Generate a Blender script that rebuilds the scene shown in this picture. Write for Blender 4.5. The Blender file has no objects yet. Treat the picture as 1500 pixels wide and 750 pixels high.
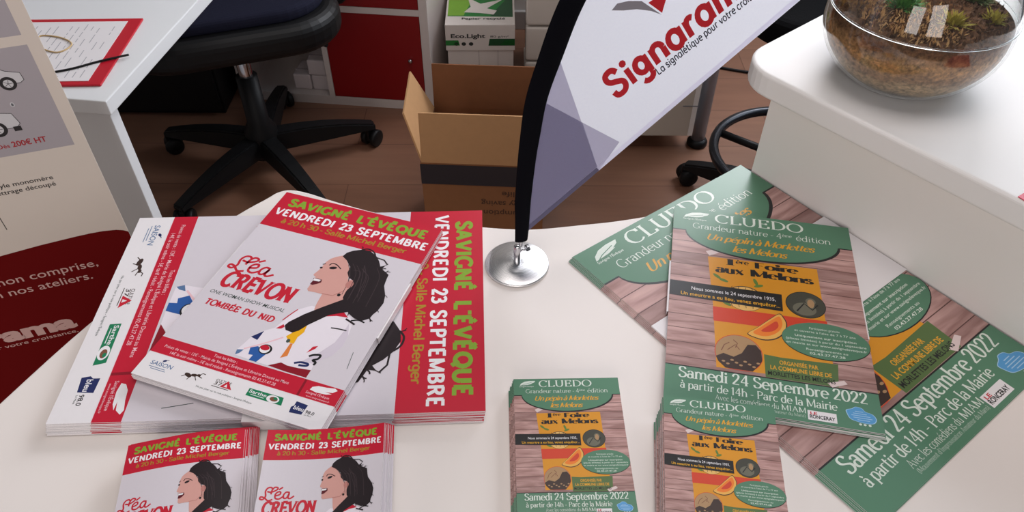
import bpy, bmesh, math, random
from mathutils import Vector, Matrix
from mathutils.geometry import tessellate_polygon
random.seed(7)
SC = bpy.context.scene
COL = SC.collection
R = math.radians

# ------------------------------------------------------------------ camera, light, exposure
cd = bpy.data.cameras.new('camera'); cam = bpy.data.objects.new('camera', cd); COL.objects.link(cam)
cd.sensor_fit = 'HORIZONTAL'; cd.sensor_width = 36.0; cd.lens = 1140.0 / 1500.0 * 36.0
cd.clip_start = 0.01
PITCH = R(44.3)
cam.location = (0, 0, 1.39)
cam.matrix_world = Matrix.Translation((0, 0, 1.39)) @ Matrix.Rotation(math.pi / 2 - PITCH, 4, 'X') @ Matrix.Rotation(R(0.3), 4, 'Z')
SC.camera = cam

wd = bpy.data.worlds.new('world'); SC.world = wd; wd.use_nodes = True
wd.node_tree.nodes['Background'].inputs[0].default_value = (0.80, 0.88, 1.0, 1)
wd.node_tree.nodes['Background'].inputs[1].default_value = 0.10

def area(name, loc, target, sx, sy, power, col):
    l = bpy.data.lights.new(name, 'AREA'); l.shape = 'RECTANGLE'; l.size = sx; l.size_y = sy
    l.energy = power; l.color = col
    o = bpy.data.objects.new(name, l); COL.objects.link(o); o.location = loc
    o.rotation_euler = (Vector(target) - Vector(loc)).to_track_quat('-Z', 'Y').to_euler()
    return o
area('window_daylight', (2.3, 1.9, 2.1), (0.15, 0.75, 0.8), 1.6, 1.5, 32, (0.82, 0.91, 1.0))
area('back_fill', (0.75, 2.55, 1.72), (0.1, 0.7, 0.9), 1.4, 0.9, 55, (0.93, 0.94, 1.0))  # fill added behind the flag to shine through its cloth; no real window
area('ceiling_daylight', (0.25, 0.75, 2.75), (0.2, 0.62, 0.7), 1.3, 1.0, 15, (1.0, 0.92, 0.88))
for wx in (-1.5, 0.1): area('front_fill', (wx, -2.3, 1.85), (-0.1, 0.9, 0.85), 1.0, 1.7, 24, (1.0, 0.92, 0.87))  # two added fill panels behind the camera, brightening front-facing surfaces
SC.view_settings.view_transform = 'Standard'
SC.view_settings.look = 'None'
SC.view_settings.gamma = 1.0
SC.view_settings.use_curve_mapping = False
SC.view_settings.exposure = 0.0

# ------------------------------------------------------------------ materials
def lin(c):
    return tuple(((x / 255) / 12.92 if x <= 10 else ((x / 255 + 0.055) / 1.055) ** 2.4) for x in c)
MATS = {}
def mat(name, rgb, rough=0.5, metal=0.0, var=0.04, scale=30.0, spec=0.5, bump=0.0, coat=0.0):
    """plain procedural surface: base colour broken up by a little noise"""
    if name in MATS: return MATS[name]
    m = bpy.data.materials.new(name); m.use_nodes = True; MATS[name] = m
    nt = m.node_tree; b = nt.nodes['Principled BSDF']
    b.inputs['Roughness'].default_value = rough; b.inputs['Metallic'].default_value = metal
    b.inputs['Specular IOR Level'].default_value = spec
    b.inputs['Coat Weight'].default_value = coat
    tc = nt.nodes.new('ShaderNodeTexCoord'); nz = nt.nodes.new('ShaderNodeTexNoise')
    nz.inputs['Scale'].default_value = scale; nz.inputs['Detail'].default_value = 4
    nt.links.new(tc.outputs['Object'], nz.inputs['Vector'])
    mx = nt.nodes.new('ShaderNodeMix'); mx.data_type = 'RGBA'
    c = lin(rgb)
    mx.inputs[6].default_value = (*[x * (1 - var) for x in c], 1)
    mx.inputs[7].default_value = (*[min(1, x * (1 + var)) for x in c], 1)
    nt.links.new(nz.outputs['Fac'], mx.inputs[0]); nt.links.new(mx.outputs[2], b.inputs['Base Color'])
    if bump:
        bp = nt.nodes.new('ShaderNodeBump'); bp.inputs['Strength'].default_value = bump; bp.inputs['Distance'].default_value = 0.002
        nt.links.new(nz.outputs['Fac'], bp.inputs['Height']); nt.links.new(bp.outputs['Normal'], b.inputs['Normal'])
    return m

def plank_print():
    """printed photograph of pinkish wooden planks (UV = print coordinates, u across, v down)"""
    m = bpy.data.materials.new('print_planks'); m.use_nodes = True; nt = m.node_tree; N = nt.nodes.new; L = nt.links.new
    b = nt.nodes['Principled BSDF']; b.inputs['Roughness'].default_value = 0.36
    uv = N('ShaderNodeUVMap'); uv.uv_map = 'uv'
    sx = N('ShaderNodeSeparateXYZ'); L(uv.outputs[0], sx.inputs[0])
    mp = N('ShaderNodeMapping'); mp.inputs['Scale'].default_value = (3.5, 26, 1); L(uv.outputs[0], mp.inputs[0])
    nz = N('ShaderNodeTexNoise'); nz.inputs['Scale'].default_value = 1.0; nz.inputs['Detail'].default_value = 6; nz.inputs['Distortion'].default_value = 0.5
    L(mp.outputs[0], nz.inputs['Vector'])
    rp = N('ShaderNodeValToRGB'); e = rp.color_ramp.elements
    e[0].position = 0.30; e[0].color = (*lin((146, 104, 98)), 1); e[1].position = 0.70; e[1].color = (*lin((206, 166, 160)), 1)
    L(nz.outputs['Fac'], rp.inputs[0])
    w = N('ShaderNodeMath'); w.operation = 'MULTIPLY'; w.inputs[1].default_value = 10.6; L(sx.outputs[1], w.inputs[0])
    fr = N('ShaderNodeMath'); fr.operation = 'FRACT'; L(w.outputs[0], fr.inputs[0])
    lt = N('ShaderNodeMath'); lt.operation = 'LESS_THAN'; lt.inputs[1].default_value = 0.045; L(fr.outputs[0], lt.inputs[0])
    fl = N('ShaderNodeMath'); fl.operation = 'FLOOR'; L(w.outputs[0], fl.inputs[0])
    wn = N('ShaderNodeTexWhiteNoise'); wn.noise_dimensions = '1D'; L(fl.outputs[0], wn.inputs['W'])
    br = N('ShaderNodeMapRange'); br.inputs['To Min'].default_value = 0.80; br.inputs['To Max'].default_value = 1.12; L(wn.outputs['Value'], br.inputs['Value'])
    hs = N('ShaderNodeHueSaturation'); L(rp.outputs[0], hs.inputs['Color']); L(br.outputs[0], hs.inputs['Value'])
    mx = N('ShaderNodeMix'); mx.data_type = 'RGBA'; mx.inputs[7].default_value = (*lin((92, 58, 54)), 1)
    L(lt.outputs[0], mx.inputs[0]); L(hs.outputs[0], mx.inputs[6]); L(mx.outputs[2], b.inputs['Base Color'])
    return m
PLANK = plank_print()

def floor_mat():
    m = bpy.data.materials.new('laminate'); m.use_nodes = True; nt = m.node_tree; N = nt.nodes.new; L = nt.links.new
    b = nt.nodes['Principled BSDF']; b.inputs['Roughness'].default_value = 0.38
    tc = N('ShaderNodeTexCoord')
    bk = N('ShaderNodeTexBrick'); bk.offset = 0.37
    bk.inputs['Scale'].default_value = 1.0; bk.inputs['Brick Width'].default_value = 1.25; bk.inputs['Row Height'].default_value = 0.19
    bk.inputs['Mortar Size'].default_value = 0.0012
    bk.inputs['Color1'].default_value = (*lin((126, 88, 69)), 1); bk.inputs['Color2'].default_value = (*lin((138, 100, 80)), 1)
    bk.inputs['Mortar'].default_value = (*lin((96, 64, 50)), 1)
    L(tc.outputs['Object'], bk.inputs['Vector'])
    mp = N('ShaderNodeMapping'); mp.inputs['Scale'].default_value = (2.2, 22, 1); L(tc.outputs['Object'], mp.inputs[0])
    nz = N('ShaderNodeTexNoise'); nz.inputs['Scale'].default_value = 1.5; nz.inputs['Detail'].default_value = 6; L(mp.outputs[0], nz.inputs['Vector'])
    mr = N('ShaderNodeMapRange'); mr.inputs['To Min'].default_value = 0.72; mr.inputs['To Max'].default_value = 1.25; L(nz.outputs['Fac'], mr.inputs['Value'])
    hs = N('ShaderNodeHueSaturation'); L(bk.outputs['Color'], hs.inputs['Color']); L(mr.outputs[0], hs.inputs['Value'])
    L(hs.outputs[0], b.inputs['Base Color'])
    return m

def soil_mat():
    m = bpy.data.materials.new('terrarium_soil'); m.use_nodes = True; nt = m.node_tree; N = nt.nodes.new; L = nt.links.new
    b = nt.nodes['Principled BSDF']; b.inputs['Roughness'].default_value = 0.9
    tc = N('ShaderNodeTexCoord'); sp = N('ShaderNodeSeparateXYZ'); L(tc.outputs['Object'], sp.inputs[0])
    n1 = N('ShaderNodeTexNoise'); n1.inputs['Scale'].default_value = 22; n1.inputs['Detail'].default_value = 3; L(tc.outputs['Object'], n1.inputs['Vector'])
    ad = N('ShaderNodeMath'); ad.operation = 'MULTIPLY_ADD'; ad.inputs[1].default_value = 0.03; L(n1.outputs['Fac'], ad.inputs[0]); L(sp.outputs[2], ad.inputs[2])
    mr = N('ShaderNodeMapRange'); mr.inputs['From Min'].default_value = 0.012; mr.inputs['From Max'].default_value = 0.09; L(ad.outputs[0], mr.inputs['Value'])
    rp = N('ShaderNodeValToRGB'); cr = rp.color_ramp
    cr.elements[0].position = 0.0; cr.elements[0].color = (*lin((84, 78, 66)), 1)
    cr.elements[1].position = 1.0; cr.elements[1].color = (*lin((120, 82, 52)), 1)
    for p, c in ((0.12, (110, 100, 86)), (0.22, (196, 172, 140)), (0.42, (208, 178, 140)), (0.56, (164, 126, 92)), (0.78, (206, 156, 104))):
        el = cr.elements.new(p); el.color = (*lin(c), 1)
    L(mr.outputs[0], rp.inputs[0])
    n2 = N('ShaderNodeTexNoise'); n2.inputs['Scale'].default_value = 190; n2.inputs['Detail'].default_value = 4; n2.inputs['Roughness'].default_value = 0.7; L(tc.outputs['Object'], n2.inputs['Vector'])
    m2 = N('ShaderNodeMapRange'); m2.inputs['From Min'].default_value = 0.32; m2.inputs['From Max'].default_value = 0.68; m2.inputs['To Min'].default_value = 0.35; m2.inputs['To Max'].default_value = 1.55; L(n2.outputs['Fac'], m2.inputs['Value'])
    hs = N('ShaderNodeHueSaturation'); L(rp.outputs[0], hs.inputs['Color']); L(m2.outputs[0], hs.inputs['Value']); L(hs.outputs[0], b.inputs['Base Color'])
    bp = N('ShaderNodeBump'); bp.inputs['Strength'].default_value = 0.8; bp.inputs['Distance'].default_value = 0.003; L(n2.outputs['Fac'], bp.inputs['Height']); L(bp.outputs[0], b.inputs['Normal'])
    return m

def glass_mat():
    m = bpy.data.materials.new('clear_glass'); m.use_nodes = True
    b = m.node_tree.nodes['Principled BSDF']
    b.inputs['Base Color'].default_value = (0.97, 0.985, 0.98, 1); b.inputs['Roughness'].default_value = 0.0
    b.inputs['Transmission Weight'].default_value = 1.0; b.inputs['IOR'].default_value = 1.45
    return m

PR = 0.34   # sheen of coated print
def ink(name, rgb): return mat('ink_' + name, rgb, rough=PR, var=0.015, scale=40)
PAPER = ink('white', (236, 232, 234)); PEDGE = mat('paper_edge', (226, 222, 224), rough=0.7, var=0.05, scale=200)
RED = ink('red', (196, 22, 50)); REDB = ink('red_dark', (140, 14, 34)); GREY = ink('lavender', (216, 209, 216))
GREENT = ink('lime', (132, 168, 50)); OLIVE = ink('olive', (172, 136, 44)); LEARED = ink('title_red', (200, 30, 52))
DKGREY = ink('charcoal', (70, 84, 80)); NAVY = ink('navy', (32, 44, 96)); BLACK = ink('black', (22, 20, 22)); WHITE = ink('pure', (240, 238, 240))
HAIR = ink('hair', (34, 24, 28)); SKIN = ink('skin', (214, 160, 150)); SKIN2 = ink('skin_shadow', (190, 128, 120)); LIP = ink('lips', (96, 24, 36))
YEL = ink('yellow', (240, 178, 20)); ORG = ink('orange', (226, 130, 60)); BLUE = ink('blue', (44, 92, 164)); SARTHE = ink('emerald', (20, 126, 84)); BROWN = ink('brown', (128, 82, 60))
JACK = ink('jacket', (236, 228, 236)); JSH = ink('jacket_fold', (214, 204, 216)); PINKW = ink('pale_pink', (240, 196, 204)); LBLUE = ink('steel_blue', (90, 120, 160))
GRN = ink('green', (84, 132, 104)); GRNW = ink('pale_green', (222, 232, 222)); MUST = ink('mustard', (222, 150, 30)); RORG = ink('vermilion', (214, 66, 38))
GOLD = ink('gold', (226, 164, 40)); DKG = ink('photo_dark', (66, 66, 56)); MIDG = ink('photo_mid', (110, 108, 92)); TAN = ink('photo_tan', (176, 140, 100)); DKB = ink('photo_brown', (60, 42, 36))
MOSSG = ink('box_green', (86, 112, 62)); LEAFG = ink('leaf_print', (98, 130, 56)); CREAM = ink('cream', (236, 190, 110)); MELON = ink('melon', (240, 130, 40)); MELON2 = ink('melon_rind', (236, 178, 84))
CLOUD = ink('cloud', (84, 158, 214)); CLOUDL = ink('cloud_rim', (168, 206, 236)); TAPE = ink('tape', (226, 206, 204))

WHITE_LAM = mat('white_laminate', (236, 228, 223), rough=0.42, var=0.012, scale=6)
WHITE_CTR = mat('counter_laminate', (230, 228, 227), rough=0.55, var=0.01, scale=8, spec=.3)
PANEL_MAT = mat('counter_panel', (232, 228, 225), rough=0.5, var=0.015, scale=5)
DESK_MAT = mat('desk_white', (226, 228, 230), rough=0.5, var=0.015, scale=5)
BLK = mat('black_plastic', (12, 12, 14), rough=0.5, spec=.3, var=0.1); BLKF = mat('black_fabric', (8, 8, 10), rough=0.95, spec=.1, var=0.2, scale=300, bump=0.3)
NAVYF = mat('navy_fabric', (30, 31, 46), rough=0.9, spec=.1, var=0.12, scale=260, bump=0.25)
CHROME = mat('chrome', (200, 200, 204), rough=0.15, metal=1.0, var=0.02)
KWHITE = mat('shelf_white', (214, 204, 200), rough=0.5, var=0.02); KRED = mat('door_red', (136, 6, 12), rough=0.4, var=0.03)
CARD = mat('cardboard', (138, 92, 58), rough=0.85, var=0.08, scale=60); CARDI = mat('cardboard_inside', (122, 78, 48), rough=0.9, var=0.08, scale=60); TAPEB = mat('black_tape', (36, 36, 44), rough=0.4, var=0.08)
GREYP = mat('taupe_panel', (186, 176, 164), rough=0.55, var=0.03); STEEL = mat('grey_steel', (150, 154, 164), rough=0.4, metal=0.6, var=0.03)

# ------------------------------------------------------------------ object helpers
def link(name, me, parent=None):
    o = bpy.data.objects.new(name, me); COL.objects.link(o)
    if parent: o.parent = parent
    return o
def tag(o, label, cat, group=None, kind=None):
    o['label'] = label; o['category'] = cat
    if group: o['group'] = group
    if kind: o['kind'] = kind
    return o
def thing(name, label, cat, loc=(0, 0, 0), rz=0.0, group=None):
    o = bpy.data.objects.new(name, None); COL.objects.link(o); o.location = loc; o.rotation_euler = (0, 0, rz); o.empty_display_size = 0.05
    return tag(o, label, cat, group)
class MB:
    def __init__(s): s.bm = bmesh.new(); s.mats = []
    def mi(s, m):
        if m not in s.mats: s.mats.append(m)
        return s.mats.index(m)
    def box(s, x0, y0, z0, x1, y1, z1, m, bev=0.0, M=None, seg=2):
        b = bmesh.new(); bmesh.ops.create_cube(b, size=1)
        for v in b.verts: v.co = Vector(((x0 + x1) / 2 + v.co.x * (x1 - x0), (y0 + y1) / 2 + v.co.y * (y1 - y0), (z0 + z1) / 2 + v.co.z * (z1 - z0)))
        if bev: bmesh.ops.bevel(b, geom=b.edges[:], offset=bev, segments=seg, affect='EDGES', profile=0.6)
        return s.merge(b, m, M)
    def merge(s, b, m, M=None, smooth=False):
        i = s.mi(m)
        if M is not None: bmesh.ops.transform(b, matrix=M, verts=b.verts)
        mp = {v: s.bm.verts.new(v.co) for v in b.verts}
        for f in b.faces:
            try: g = s.bm.faces.new([mp[v] for v in f.verts])
            except ValueError: continue
            g.material_index = i; g.smooth = smooth or f.smooth
        b.free(); return s
    def prism(s, pts, z0, z1, m, bev=0.0, M=None, seg=3):
        b = bmesh.new(); lo = [b.verts.new((x, y, z0)) for x, y in pts]; hi = [b.verts.new((x, y, z1)) for x, y in pts]; n = len(pts)
        b.faces.new(hi); b.faces.new(lo[::-1])
        for k in range(n): b.faces.new((lo[k], lo[(k + 1) % n], hi[(k + 1) % n], hi[k]))
        bmesh.ops.recalc_face_normals(b, faces=b.faces)
        if bev:
            ed = [e for e in b.edges if abs(e.verts[0].co.z - e.verts[1].co.z) < 1e-7]
            bmesh.ops.bevel(b, geom=ed, offset=bev, segments=seg, affect='EDGES', profile=0.5)
        return s.merge(b, m, M)
    def lathe(s, prof, m, n=48, M=None, smooth=True, closed=False):
        b = bmesh.new(); rings = []
        for r, z in prof:
            if r < 1e-6: rings.append([b.verts.new((0, 0, z))])
            else: rings.append([b.verts.new((r * math.cos(2 * math.pi * k / n), r * math.sin(2 * math.pi * k / n), z)) for k in range(n)])
        prs = list(zip(rings, rings[1:]))
        if closed: prs.append((rings[-1], rings[0]))
        for a, c in prs:
            for k in range(n):
                k2 = (k + 1) % n
                if len(a) == 1 and len(c) == 1: continue
                if len(a) == 1: f = b.faces.new((a[0], c[k2], c[k]))
                elif len(c) == 1: f = b.faces.new((a[k], a[k2], c[0]))
                else: f = b.faces.new((a[k], a[k2], c[k2], c[k]))
                f.smooth = smooth
        bmesh.ops.recalc_face_normals(b, faces=b.faces)
        return s.merge(b, m, M)
    def tube(s, pts, rad, m, n=10, M=None, closed=False, flat=1.0):
        b = bmesh.new(); P = [Vector(p) for p in pts]; N = len(P); rings = []
        if not isinstance(rad, (list, tuple)): rad = [rad] * N
        up = Vector((0, 0, 1)); prev = None
        for i in range(N):
            if closed: t = (P[(i + 1) % N] - P[i - 1]).normalized()
            else: t = (P[min(i + 1, N - 1)] - P[max(i - 1, 0)]).normalized()
            if prev is None:
                a = t.cross(up if abs(t.z) < 0.95 else Vector((1, 0, 0))).normalized()
            else: a = (prev - t * prev.dot(t)).normalized()
            prev = a; c = t.cross(a)
            rings.append([b.verts.new(P[i] + a * (rad[i] * math.cos(2 * math.pi * k / n)) + c * (rad[i] * flat * math.sin(2 * math.pi * k / n))) for k in range(n)])
        for i in range(N if closed else N - 1):
            a, c = rings[i], rings[(i + 1) % N]
            for k in range(n):
                f = b.faces.new((a[k], a[(k + 1) % n], c[(k + 1) % n], c[k])); f.smooth = True
        if not closed: b.faces.new(rings[0][::-1]); b.faces.new(rings[-1])
        bmesh.ops.recalc_face_normals(b, faces=b.faces)
        return s.merge(b, m, M)
    def ball(s, c, r, m, M=None, sx=1, sy=1, sz=1, u=16, v=10):
        b = bmesh.new(); bmesh.ops.create_uvsphere(b, u_segments=u, v_segments=v, radius=r)
        for vv in b.verts: vv.co = Vector((c[0] + vv.co.x * sx, c[1] + vv.co.y * sy, c[2] + vv.co.z * sz))
        for f in b.faces: f.smooth = True
        return s.merge(b, m, M)
    def build(s, name, parent=None, loc=None):
        me = bpy.data.meshes.new(name); s.bm.to_mesh(me); s.bm.free()
        for m in s.mats: me.materials.append(m)
        o = link(name, me, parent)
        if loc is not None: o.location = loc
        return o
def spline(pts, k=6, closed=False):
    """Catmull-Rom through points of any dimension"""
    P = [tuple(p) for p in pts]; n = len(P); out = []
    rng = range(n if closed else n - 1)
    for i in rng:
        g = (lambda j: P[j % n]) if closed else (lambda j: P[max(0, min(n - 1, j))])
        a, b, c, d = g(i - 1), g(i), g(i + 1), g(i + 2)
        for q in range(k):
            t = q / k
            out.append(tuple(0.5 * (2 * b[x] + (c[x] - a[x]) * t + (2 * a[x] - 5 * b[x] + 4 * c[x] - d[x]) * t * t + (3 * b[x] - a[x] - 3 * c[x] + d[x]) * t ** 3) for x in range(len(b))))
    if not closed: out.append(P[-1])
    return out

# ------------------------------------------------------------------ lettering
FONT_CACHE = {}
def sans(txt, bold=0.0, shear=0.0, space=1.0):
    """polygons of a text in the plain built-in face: (list of polys, x0, x1), cap height 1"""
    key = (txt, bold, shear, space)
    if key in FONT_CACHE: return FONT_CACHE[key]
    cu = bpy.data.curves.new('lettering', 'FONT'); cu.body = txt; cu.offset = bold; cu.shear = shear; cu.space_character = space; cu.resolution_u = 3
    o = bpy.data.objects.new('lettering', cu); COL.objects.link(o)
    dg = bpy.context.evaluated_depsgraph_get(); dg.update(); me = o.evaluated_get(dg).to_mesh()
    pol = [[(me.vertices[i].co.x, me.vertices[i].co.y) for i in p.vertices] for p in me.polygons]
    o.evaluated_get(dg).to_mesh_clear(); bpy.data.objects.remove(o); bpy.data.curves.remove(cu)
    CAP = 0.729
    pol = [[(x / CAP, y / CAP) for x, y in p] for p in pol]
    xs = [x for p in pol for x, y in p]
    FONT_CACHE[key] = (pol, min(xs), max(xs)); return FONT_CACHE[key]

XH = 0.66
def A_(cx, cy, rx, ry, a0, a1): return ('a', cx, cy, rx, ry, a0, a1)
def L_(x0, y0, x1, y1, s=''): return ('l', x0, y0, x1, y1, s)
def S_(*pts): return ('s', pts)
GLYPHS = {  # skeletons, cap height 1, x height .66; 't'/'b' mark a serif at start/end of a stem
 'C': (.92, [A_(.52, .5, .42, .5, 42, 318), L_(.83, .98, .83, .74, 'x')]), 'L': (.78, [L_(.2, 1, .2, 0, 'tb'), L_(.2, .03, .7, .03), L_(.70, .03, .72, .24, 'x')]),
 'U': (.98, [L_(.18, 1, .18, .38, 't'), A_(.49, .38, .31, .38, 180, 360), L_(.80, .38, .80, 1, 'b')]),
 'E': (.82, [L_(.2, 1, .2, 0, 'tb'), L_(.2, .97, .68, .97), L_(.2, .52, .56, .52), L_(.2, .03, .7, .03), L_(.68, .98, .68, .78, 'x'), L_(.71, .02, .71, .24, 'x'), L_(.56, .62, .56, .42, 'x')]),
 'D': (1.0, [L_(.2, 1, .2, 0, 'tb'), ('s', ((.2, .97), (.5, .95), (.78, .78), (.88, .5), (.78, .2), (.5, .04), (.2, .03)))]),
 'O': (1.06, [A_(.53, .5, .45, .5, 0, 360)]), 'G': (1.0, [A_(.52, .5, .42, .5, 42, 300), L_(.84, .42, .84, .06, 't')]),
 'S': (.72, [('s', ((.60, .80), (.50, .95), (.34, .99), (.16, .92), (.12, .74), (.22, .60), (.42, .50), (.60, .38), (.62, .20), (.50, .05), (.32, .01), (.16, .06), (.10, .24)))]),
 'P': (.78, [L_(.2, 1, .2, 0, 'tb'), ('s', ((.2, .97), (.46, .97), (.66, .87), (.68, .70), (.60, .54), (.42, .48), (.2, .48)))]),
 'M': (1.16, [L_(.18, 1, .18, 0, 'tb'), L_(.18, 1, .58, .08), L_(.58, .08, .98, 1), L_(.98, 1, .98, 0, 'tb')]),
 'A': (.96, [L_(.12, 0, .46, 1, 't'), L_(.46, 1, .84, 0, 'b'), L_(.25, .34, .70, .34)]), 'I': (.42, [L_(.2, 1, .2, 0, 'tb')]),
 'a': (.60, [A_(.25, .19, .19, .19, 0, 360), L_(.46, .46, .46, 0, 'b'), A_(.27, .46, .19, .20, 0, 160)]),
 'b': (.68, [L_(.14, 1.04, .14, 0, 't'), A_(.36, .33, .24, .33, 0, 360)]), 'c': (.58, [A_(.33, .33, .26, .33, 45, 315)]),
 'd': (.70, [A_(.32, .33, .24, .33, 0, 360), L_(.55, 1.04, .55, 0, 'tb')]), 'e': (.62, [A_(.32, .33, .26, .33, 0, 315), L_(.06, .36, .58, .36)]),
 'f': (.44, [L_(.2, .8, .2, 0, 'b'), A_(.38, .82, .18, .2, 180, 40), L_(.04, .64, .42, .64)]),
 'g': (.68, [A_(.31, .38, .23, .28, 0, 360), L_(.55, .66, .55, -.06), A_(.31, -.06, .24, .22, 0, -150)]),
 'h': (.72, [L_(.14, 1.04, .14, 0, 'tb'), A_(.36, .42, .22, .24, 180, 0), L_(.58, .42, .58, 0, 'b')]),
 'i': (.32, [L_(.16, .66, .16, 0, 'tb'), ('d', .16, .90)]), 'l': (.32, [L_(.16, 1.04, .16, 0, 'tb')]),
 'm': (1.06, [L_(.14, .66, .14, 0, 'tb'), A_(.33, .42, .19, .24, 180, 0), L_(.52, .42, .52, 0, 'b'), A_(.71, .42, .19, .24, 180, 0), L_(.90, .42, .90, 0, 'b')]),
 'n': (.72, [L_(.14, .66, .14, 0, 'tb'), A_(.36, .42, .22, .24, 180, 0), L_(.58, .42, .58, 0, 'b')]),
 'o': (.66, [A_(.33, .33, .27, .33, 0, 360)]), 'p': (.68, [L_(.14, .66, .14, -.3, 'tb'), A_(.36, .33, .24, .33, 0, 360)]),
 'q': (.68, [L_(.55, .66, .55, -.3, 'b'), A_(.32, .33, .24, .33, 0, 360)]),
 'r': (.50, [L_(.14, .66, .14, 0, 'tb'), A_(.33, .40, .19, .25, 180, 50)]),
 's': (.52, [('s', ((.42, .54), (.32, .65), (.20, .66), (.10, .56), (.14, .42), (.30, .34), (.42, .24), (.42, .10), (.30, .01), (.16, .02), (.08, .14)))]),
 't': (.46, [L_(.18, .88, .18, .16), A_(.31, .16, .13, .15, 180, 320), L_(.04, .64, .40, .64)]),
 'u': (.72, [L_(.14, .66, .14, .25, 't'), A_(.35, .25, .21, .25, 180, 360), L_(.56, .66, .56, 0, 'b')]),
 'v': (.62, [L_(.06, .66, .31, 0, 't'), L_(.31, 0, .56, .66, 'b')]),
 '0': (.70, [A_(.35, .5, .27, .5, 0, 360)]), '1': (.48, [L_(.26, 1, .26, 0, 'b'), L_(.26, 1, .08, .84)]),
 '2': (.68, [('s', ((.10, .74), (.18, .93), (.34, 1.0), (.50, .94), (.56, .76), (.46, .52), (.26, .26), (.10, .05))), L_(.08, .05, .60, .05)]),
 '4': (.72, [L_(.48, 1, .48, 0, 'b'), L_(.48, 1, .06, .30), L_(.06, .30, .66, .30)]),
 '-': (.42, [L_(.06, .34, .36, .34)]), '(': (.34, [A_(.36, .4, .24, .6, 115, 245)]), ')': (.34, [A_(0, .4, .24, .6, -65, 65)]),
 "'": (.24, [L_(.12, 1.0, .12, .78)]), '.': (.26, [('d', .12, .06)]), ',': (.26, [L_(.14, .08, .08, -.14)]), ' ': (.30, []),
}
GLYPHS.update({
 'N': (1.0, [L_(.18, 0, .18, 1, 'tb'), L_(.18, .97, .80, .03), L_(.80, 0, .80, 1, 'tb')]), 'V': (.92, [L_(.10, 1, .46, 0, 't'), L_(.46, 0, .82, 1, 'b')]),
 'R': (.90, [L_(.2, 1, .2, 0, 'tb'), ('s', ((.2, .95), (.46, .95), (.66, .86), (.68, .71), (.60, .56), (.42, .50), (.2, .50))), L_(.46, .50, .76, 0)]),
 'T': (.84, [L_(.42, 1, .42, 0, 'b'), L_(.06, .93, .78, .93)]), 'B': (.86, [L_(.2, 1, .2, 0, 'tb'), ('s', ((.2, .94), (.44, .94), (.62, .87), (.64, .74), (.56, .60), (.38, .53), (.2, .53))), ('s', ((.38, .53), (.60, .48), (.70, .36), (.70, .22), (.60, .10), (.42, .06), (.2, .06)))]),
 'Q': (1.06, [A_(.53, .5, .42, .46, 0, 360), L_(.58, .26, .90, -.14)]), 'F': (.78, [L_(.2, 1, .2, 0, 'tb'), L_(.2, .93, .68, .93), L_(.2, .50, .58, .50)]),
 'x': (.60, [L_(.06, .66, .52, 0), L_(.52, .66, .06, 0)]), '3': (.68, [('s', ((.10, .84), (.20, .93), (.36, .95), (.52, .86), (.52, .66), (.40, .55), (.26, .52))), ('s', ((.26, .52), (.46, .50), (.58, .38), (.58, .20), (.46, .07), (.28, .04), (.08, .12)))]),
})
GLYPHS['É'] = (.82, GLYPHS['E'][1] + [L_(.36, 1.10, .56, 1.28)]); GLYPHS['Ê'] = (.82, GLYPHS['E'][1] + [L_(.26, 1.10, .45, 1.27), L_(.45, 1.27, .64, 1.10)])
GLYPHS['é'] = (.62, GLYPHS['e'][1] + [L_(.28, .80, .46, 1.0)]); GLYPHS['è'] = (.62, GLYPHS['e'][1] + [L_(.18, 1.0, .36, .80)])
GLYPHS['à'] = (.60, GLYPHS['a'][1] + [L_(.16, 1.0, .32, .80)])
GEO_A = (.70, [A_(.32, .33, .26, .33, 0, 360), L_(.58, .66, .58, 0)]); GEO_N = dict(a=GEO_A)

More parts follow.
